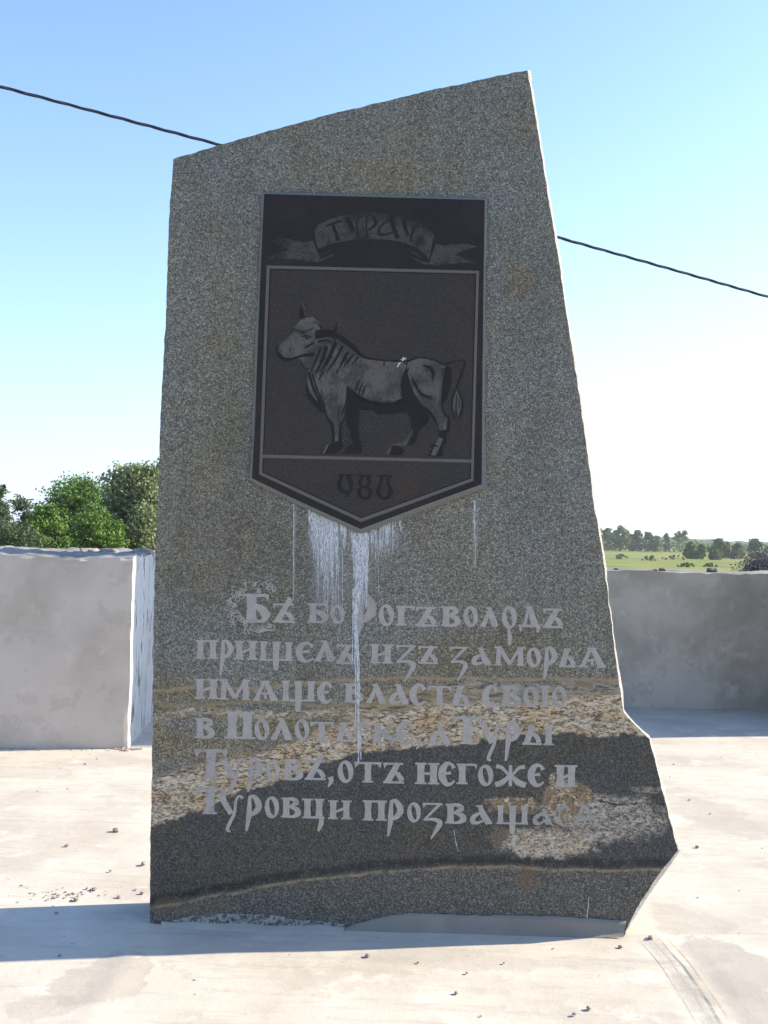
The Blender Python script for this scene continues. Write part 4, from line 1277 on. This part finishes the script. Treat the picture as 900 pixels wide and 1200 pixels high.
# ------------------------------------------------------------------ vegetation
def leaf_mat(name, c1, c2, c3, s=1.2, trans=.22):
    b = MB(name, .6, .25)
    a = b.noise(s, 3, .6); f = b.noise(s * 9, 2, .7)
    c = b.mix(b.smooth(a, .38, .62), c1, c2)
    c = b.mix(b.smooth(f, .52, .72, 0, .8), c, c3)
    b.col(c)
    tr = b.t.nodes.new('ShaderNodeBsdfTranslucent'); mx = b.t.nodes.new('ShaderNodeMixShader')
    b.t.links.new(c, tr.inputs[0])
    mx.inputs[0].default_value = trans
    b.t.links.new(b.b.outputs[0], mx.inputs[1]); b.t.links.new(tr.outputs[0], mx.inputs[2])
    b.t.links.new(mx.outputs[0], b.t.nodes['Material Output'].inputs[0])
    return b.m
M_WIL = leaf_mat('willow_leaves', (.12, .155, .065), (.18, .215, .095), (.30, .33, .18))
M_GRN = leaf_mat('green_leaves', (.07, .14, .022), (.12, .21, .035), (.20, .30, .055))
M_DGR = leaf_mat('dark_leaves', (.06, .09, .04), (.09, .125, .055), (.13, .165, .08))
M_FAR = leaf_mat('far_leaves', (.085, .145, .035), (.13, .20, .05), (.19, .26, .08), .25)
M_WEED = leaf_mat('weed_leaves', (.17, .23, .05), (.24, .29, .075), (.30, .33, .11))
M_GRY = leaf_mat('dry_twig_leaves', (.13, .115, .115), (.19, .17, .165), (.26, .235, .23), 3, .1)
M_BARK = stone_mat('bark', (.05, .04, .03), (.14, .11, .085))
def tube(bm, pts, rad, seg=6):
    rings = []
    for i, p in enumerate(pts):
        d = (pts[min(i + 1, len(pts) - 1)] - pts[max(i - 1, 0)]).normalized()
        n1 = d.cross(Vector((.3, .9, .1))).normalized(); n2 = d.cross(n1)
        rings.append([bm.verts.new(p + (n1 * math.cos(k * 2 * math.pi / seg) + n2 * math.sin(k * 2 * math.pi / seg)) * rad[i]) for k in range(seg)])
    for a, b_ in zip(rings[:-1], rings[1:]):
        for k in range(seg):
            bm.faces.new((a[k], a[(k + 1) % seg], b_[(k + 1) % seg], b_[k]))
def crown_mesh(clumps, nl, ls, rng, droop=0.0, fill=.55):
    """leaves spread through a set of clumps: (centre, radii)"""
    tot = sum((c[1][0] * c[1][2]) for c in clumps)
    V_, F_ = [], []
    for cen, rad in clumps:
        k = int(nl * rad[0] * rad[2] / tot)
        u = rng.normal(size=(k, 3)); u /= np.linalg.norm(u, axis=1)[:, None]
        r = 1 - fill * rng.random(k) ** 1.6
        nz = 1 + .30 * np.sin(u[:, 0] * 5 + cen[0]) * np.cos(u[:, 2] * 6 + cen[2]) + .20 * np.sin(u[:, 1] * 11 + u[:, 2] * 9) + .18 * rng.normal(size=k)
        p = np.array(cen) + u * np.array(rad) * (r * nz)[:, None]
        p[:, 2] -= droop * rng.random(k) * rad[2] * .4
        a = rng.normal(size=(k, 3)) + u * .7; a[:, 2] += .3; a /= np.linalg.norm(a, axis=1)[:, None]
        t = np.cross(a, rng.normal(size=(k, 3))); t /= np.linalg.norm(t, axis=1)[:, None]
        if droop: t[:, 2] -= droop * 1.5; t /= np.linalg.norm(t, axis=1)[:, None]
        b_ = np.cross(a, t); b_ /= np.linalg.norm(b_, axis=1)[:, None] + 1e-9
        s = ls * (.6 + .8 * rng.random(k))[:, None]
        q = np.stack([p - t * s, p - b_ * s * .5, p + t * s, p + b_ * s * .5], 1)
        base = len(V_)
        V_.extend(q.reshape(-1, 3).tolist())
        F_.extend([[base + 4 * i, base + 4 * i + 1, base + 4 * i + 2, base + 4 * i + 3] for i in range(k)])
    return V_, F_
def make_tree(name, label, cat, base, height, width, leafm, nl, ls, seed, group=None, trunk_h=.3, nclump=26, radk=1.0, droop=0.0, shape='round', bark=True):
    rng = np.random.default_rng(seed); random.seed(seed)
    root = empty(name, base)
    tag(root, label, cat, group)
    clumps = []
    for i in range(nclump):
        q = random.random()
        zc_ = trunk_h + (1 - trunk_h) * (i + .5) / nclump
        prof = math.sin(math.pi * min(1, max(.05, (zc_ - trunk_h * .6) / (1.04 - trunk_h * .6)))) ** .55
        if trunk_h < .2 and shape == 'round' and zc_ < .6: prof = max(prof, .82)
        if shape == 'cone': prof = max(.1, 1.05 - zc_) ** .8
        if shape == 'bush': prof = max(.15, 1 - zc_ ** 2.2) ** .5
        if shape == 'flat': prof = .25 + .75 * (zc_ > .6)
        a = i * 2.4 + random.uniform(-.6, .6); rr = math.sqrt(random.random()) * .78 * prof
        cx, cy = rr * math.cos(a) * width / 2, rr * math.sin(a) * width / 2
        rad = radk * random.uniform(.09, .21) * min(width, height) * (.7 if shape == 'cone' else 1)
        zt = min(zc_ * height * random.uniform(.82, 1.0), height - rad * .75)
        zt = max(zt, rad * .6)
        clumps.append(((cx, cy, zt), (rad * 1.05, rad * 1.05, rad * .8)))
    bm = bmesh.new()
    tr = height * .028
    top = Vector((random.uniform(-.05, .05) * width, 0, height * .62))
    tube(bm, [Vector((0, 0, -.3)), Vector((0, 0, height * trunk_h * .6)), top * .6, top], [tr * 1.4, tr, tr * .7, tr * .35], 7)
    for c, r_ in clumps[::max(1, len(clumps) // 9)]:
        s0 = Vector((0, 0, height * random.uniform(trunk_h * .7, .5)))
        e = Vector(c); mid = s0.lerp(e, .5) + Vector((0, 0, -.03 * height))
        tube(bm, [s0, mid, e], [tr * .5, tr * .32, tr * .1], 5)
    from_bm('trunk', bm, M_BARK, root, True)
    v, f = crown_mesh(clumps, nl, ls, rng, droop)
    from_py('crown', v, f, leafm, root)
    return root
def tree_px(name, label, cat, cx, top, halfw, Y, leafm, nl, ls, seed, **kw):
    p = at_dist(cx, top, Y); gz = ground_z(p.x, Y)
    wd = 2 * halfw / FPX * Y
    make_tree(name, label, cat, (p.x, Y, gz), (p.z - gz) * 1.0, wd, leafm, nl, ls, seed, **kw)
G1 = 'trees beyond the left wall'
tree_px('dark_tree', 'dark grey-green tree at the left margin of the photo', 'tree', -8, 562, 46, 46, M_DGR, 27000, 0.081, 1, group=G1, trunk_h=.12, shape='cone', nclump=46)
tree_px('small_tree', 'small dull green tree between the dark tree and the bright green bush', 'tree', 34, 583, 28, 50, M_DGR, 9000, 0.081, 2, group=G1, trunk_h=.15)
tree_px('bright_bush', 'bright lime green bush, lower left one beyond the wall', 'bush', 56, 583, 33, 38, M_GRN, 16200, 0.062, 3, group=G1, trunk_h=.08, nclump=34)
tree_px('broad_tree', 'mid green tree with domed dark top between the bush and the willow', 'tree', 93, 557, 50, 52, M_GRN, 28800, 0.081, 4, group=G1, trunk_h=.1, nclump=44)
tree_px('green_bush', 'fresh green bush in front of the willow, beyond the left wall', 'bush', 114, 590, 36, 40, M_GRN, 18000, 0.062, 14, group=G1, trunk_h=.06, nclump=36)
tree_px('willow_tree', 'large silvery green willow beside the left edge of the monument', 'tree', 165, 541, 56, 44, M_WIL, 46800, 0.077, 5, group=G1, trunk_h=.1, nclump=60, droop=.5)
tree_px('tall_tree', 'tallest pale green tree showing just behind the left edge of the monument', 'tree', 205, 530, 40, 56, M_WIL, 21600, 0.087, 6, group=G1, trunk_h=.12, nclump=40, droop=.4)
tree_px('low_hedge_bush', 'dark low bush behind the wall under the dark tree', 'bush', 12, 610, 44, 36, M_DGR, 10800, 0.056, 16, group=G1, trunk_h=.05)
# far tree line on the right
random.seed(77)
far = [  # centre x, top y, half width, distance, seed, shape, label
 (700, 619, 9, 380, 'round', 'far tree half hidden behind the right edge of the monument'),
 (711, 617.5, 9, 390, 'round', 'far tree nearest the right edge of the monument'),
 (727, 616.5, 12, 370, 'round', 'tallest broad far tree of the group right of the monument'),
 (738, 625, 8, 380, 'round', 'low far tree filling the gap right of the tallest one'),
 (748, 620, 8, 380, 'round', 'uneven far tree, third clump from the monument'),
 (759, 621, 6, 390, 'round', 'narrow far tree right of the uneven one'),
 (768, 628, 9, 380, 'round', 'low rounded far tree before the two thin ones'),
 (781, 625, 4, 400, 'round', 'thin far tree standing alone above the low wood'),
 (797, 621.5, 8, 400, 'flat', 'flat topped far tree with a bare thin trunk'),
]
for i, (cx, ty, hw, Y, shp, lab) in enumerate(far):
    tree_px('far_tree', lab, 'tree', cx, ty, hw, Y, M_FAR, 2200 if shp == 'round' else 1300, .55, 100 + i, group='far trees across the meadow', trunk_h=.55 if shp == 'flat' else .15, nclump=30 if shp == 'round' else 14, radk=.8, shape=shp)
# low wood along the far edge
def woods():
    rng = np.random.default_rng(5); random.seed(5)
    cl = []
    for i in range(190):
        x = -330 + 700 * i / 190 + random.uniform(-2, 2)
        h = 3.4 + 2.0 * (n3((x, 0, 0), .05, 2) + .4) 
        cl.append(((x, 395 + random.uniform(-8, 8), -1.6 + h * .45), (4.0, 4.0, h * .6)))
    v, f = crown_mesh(cl, 42000, .5, rng)
    tag(from_py('low_woodland', v, f, M_FAR), 'low continuous scrub along the far edge of the meadow', 'woodland', None, 'stuff')
woods()
G3 = 'round bushes in the meadow'
for i, (cx, ty, hw, Y, lab) in enumerate([
    (809, 635, 8.5, 240, 'dark round bush in the meadow, the front left one'), (822, 636.5, 6.5, 238, 'smaller round bush touching the dark one on its right'),
    (842, 631, 11, 262, 'tall pale bush in the middle of the meadow bushes'), (851, 635, 7, 262, 'narrow bush leaning on the right of the tall pale one'), (838, 644.5, 9, 232, 'low spreading bush in front of the tall pale one'),
    (865, 636, 8, 270, 'dull bush left above the grey bush'), (886, 631.5, 11, 262, 'pale round bush above the grey dry bush'), (862, 646, 6, 250, 'low bush at the left shoulder of the grey bush'),
    (905, 637, 10, 265, 'bush cut by the right margin of the photo')]):
    tree_px('meadow_bush', lab, 'bush', cx, ty, hw, Y, M_FAR, 3600, .34, 200 + i, group=G3, trunk_h=.05, nclump=30, radk=.9, shape='bush')
for i, (cx, ty, hw, Y, lab) in enumerate([
    (727, 649.5, 12, 210, 'low weed clump in the meadow near the monument'), (761, 651, 14, 200, 'middle low weed clump in the meadow'), (790, 650.5, 20, 215, 'wide low weed clump left of the round bushes'),
    (804, 659.5, 13, 150, 'near green weed clump below the dark round bush'), (831, 659.5, 12, 155, 'near bright weed clump below the tall pale bush')]):
    tree_px('weed_clump', lab, 'weeds', cx, ty, hw, Y, M_WEED, 2400, .16, 300 + i, group='weed clumps in the meadow', trunk_h=.05, nclump=14, shape='bush')
# grey dry bush right behind the wall
p = at_dist(903, 643, 16); gz = ground_z(p.x, 16)
make_tree('dry_bush', 'grey leafless dry bush behind the back wall at the right margin', 'bush', (p.x, 16, gz), p.z - gz, 1.75, M_GRY, 44000, .019, 60, trunk_h=.3, nclump=110, shape='bush')

# ------------------------------------------------------------------ summer haze over the meadow
def haze():
    m = bpy.data.materials.new('haze_air'); m.use_nodes = True
    t = m.node_tree; t.nodes.clear()
    out = t.nodes.new('ShaderNodeOutputMaterial'); pv = t.nodes.new('ShaderNodeVolumePrincipled')
    pv.inputs['Color'].default_value = (.88, .91, .93, 1); pv.inputs['Density'].default_value = .00028; pv.inputs['Anisotropy'].default_value = .2
    t.links.new(pv.outputs[0], out.inputs['Volume'])
    bm = bmesh.new(); bmesh.ops.create_cube(bm, size=1)
    for v in bm.verts: v.co = Vector((v.co.x * 7400, v.co.y * 7400, -4.5 if v.co.z < 0 else 16))
    tag(from_bm('haze', bm, m), 'thin pale summer haze over the meadow', 'haze', None, 'stuff')
haze()
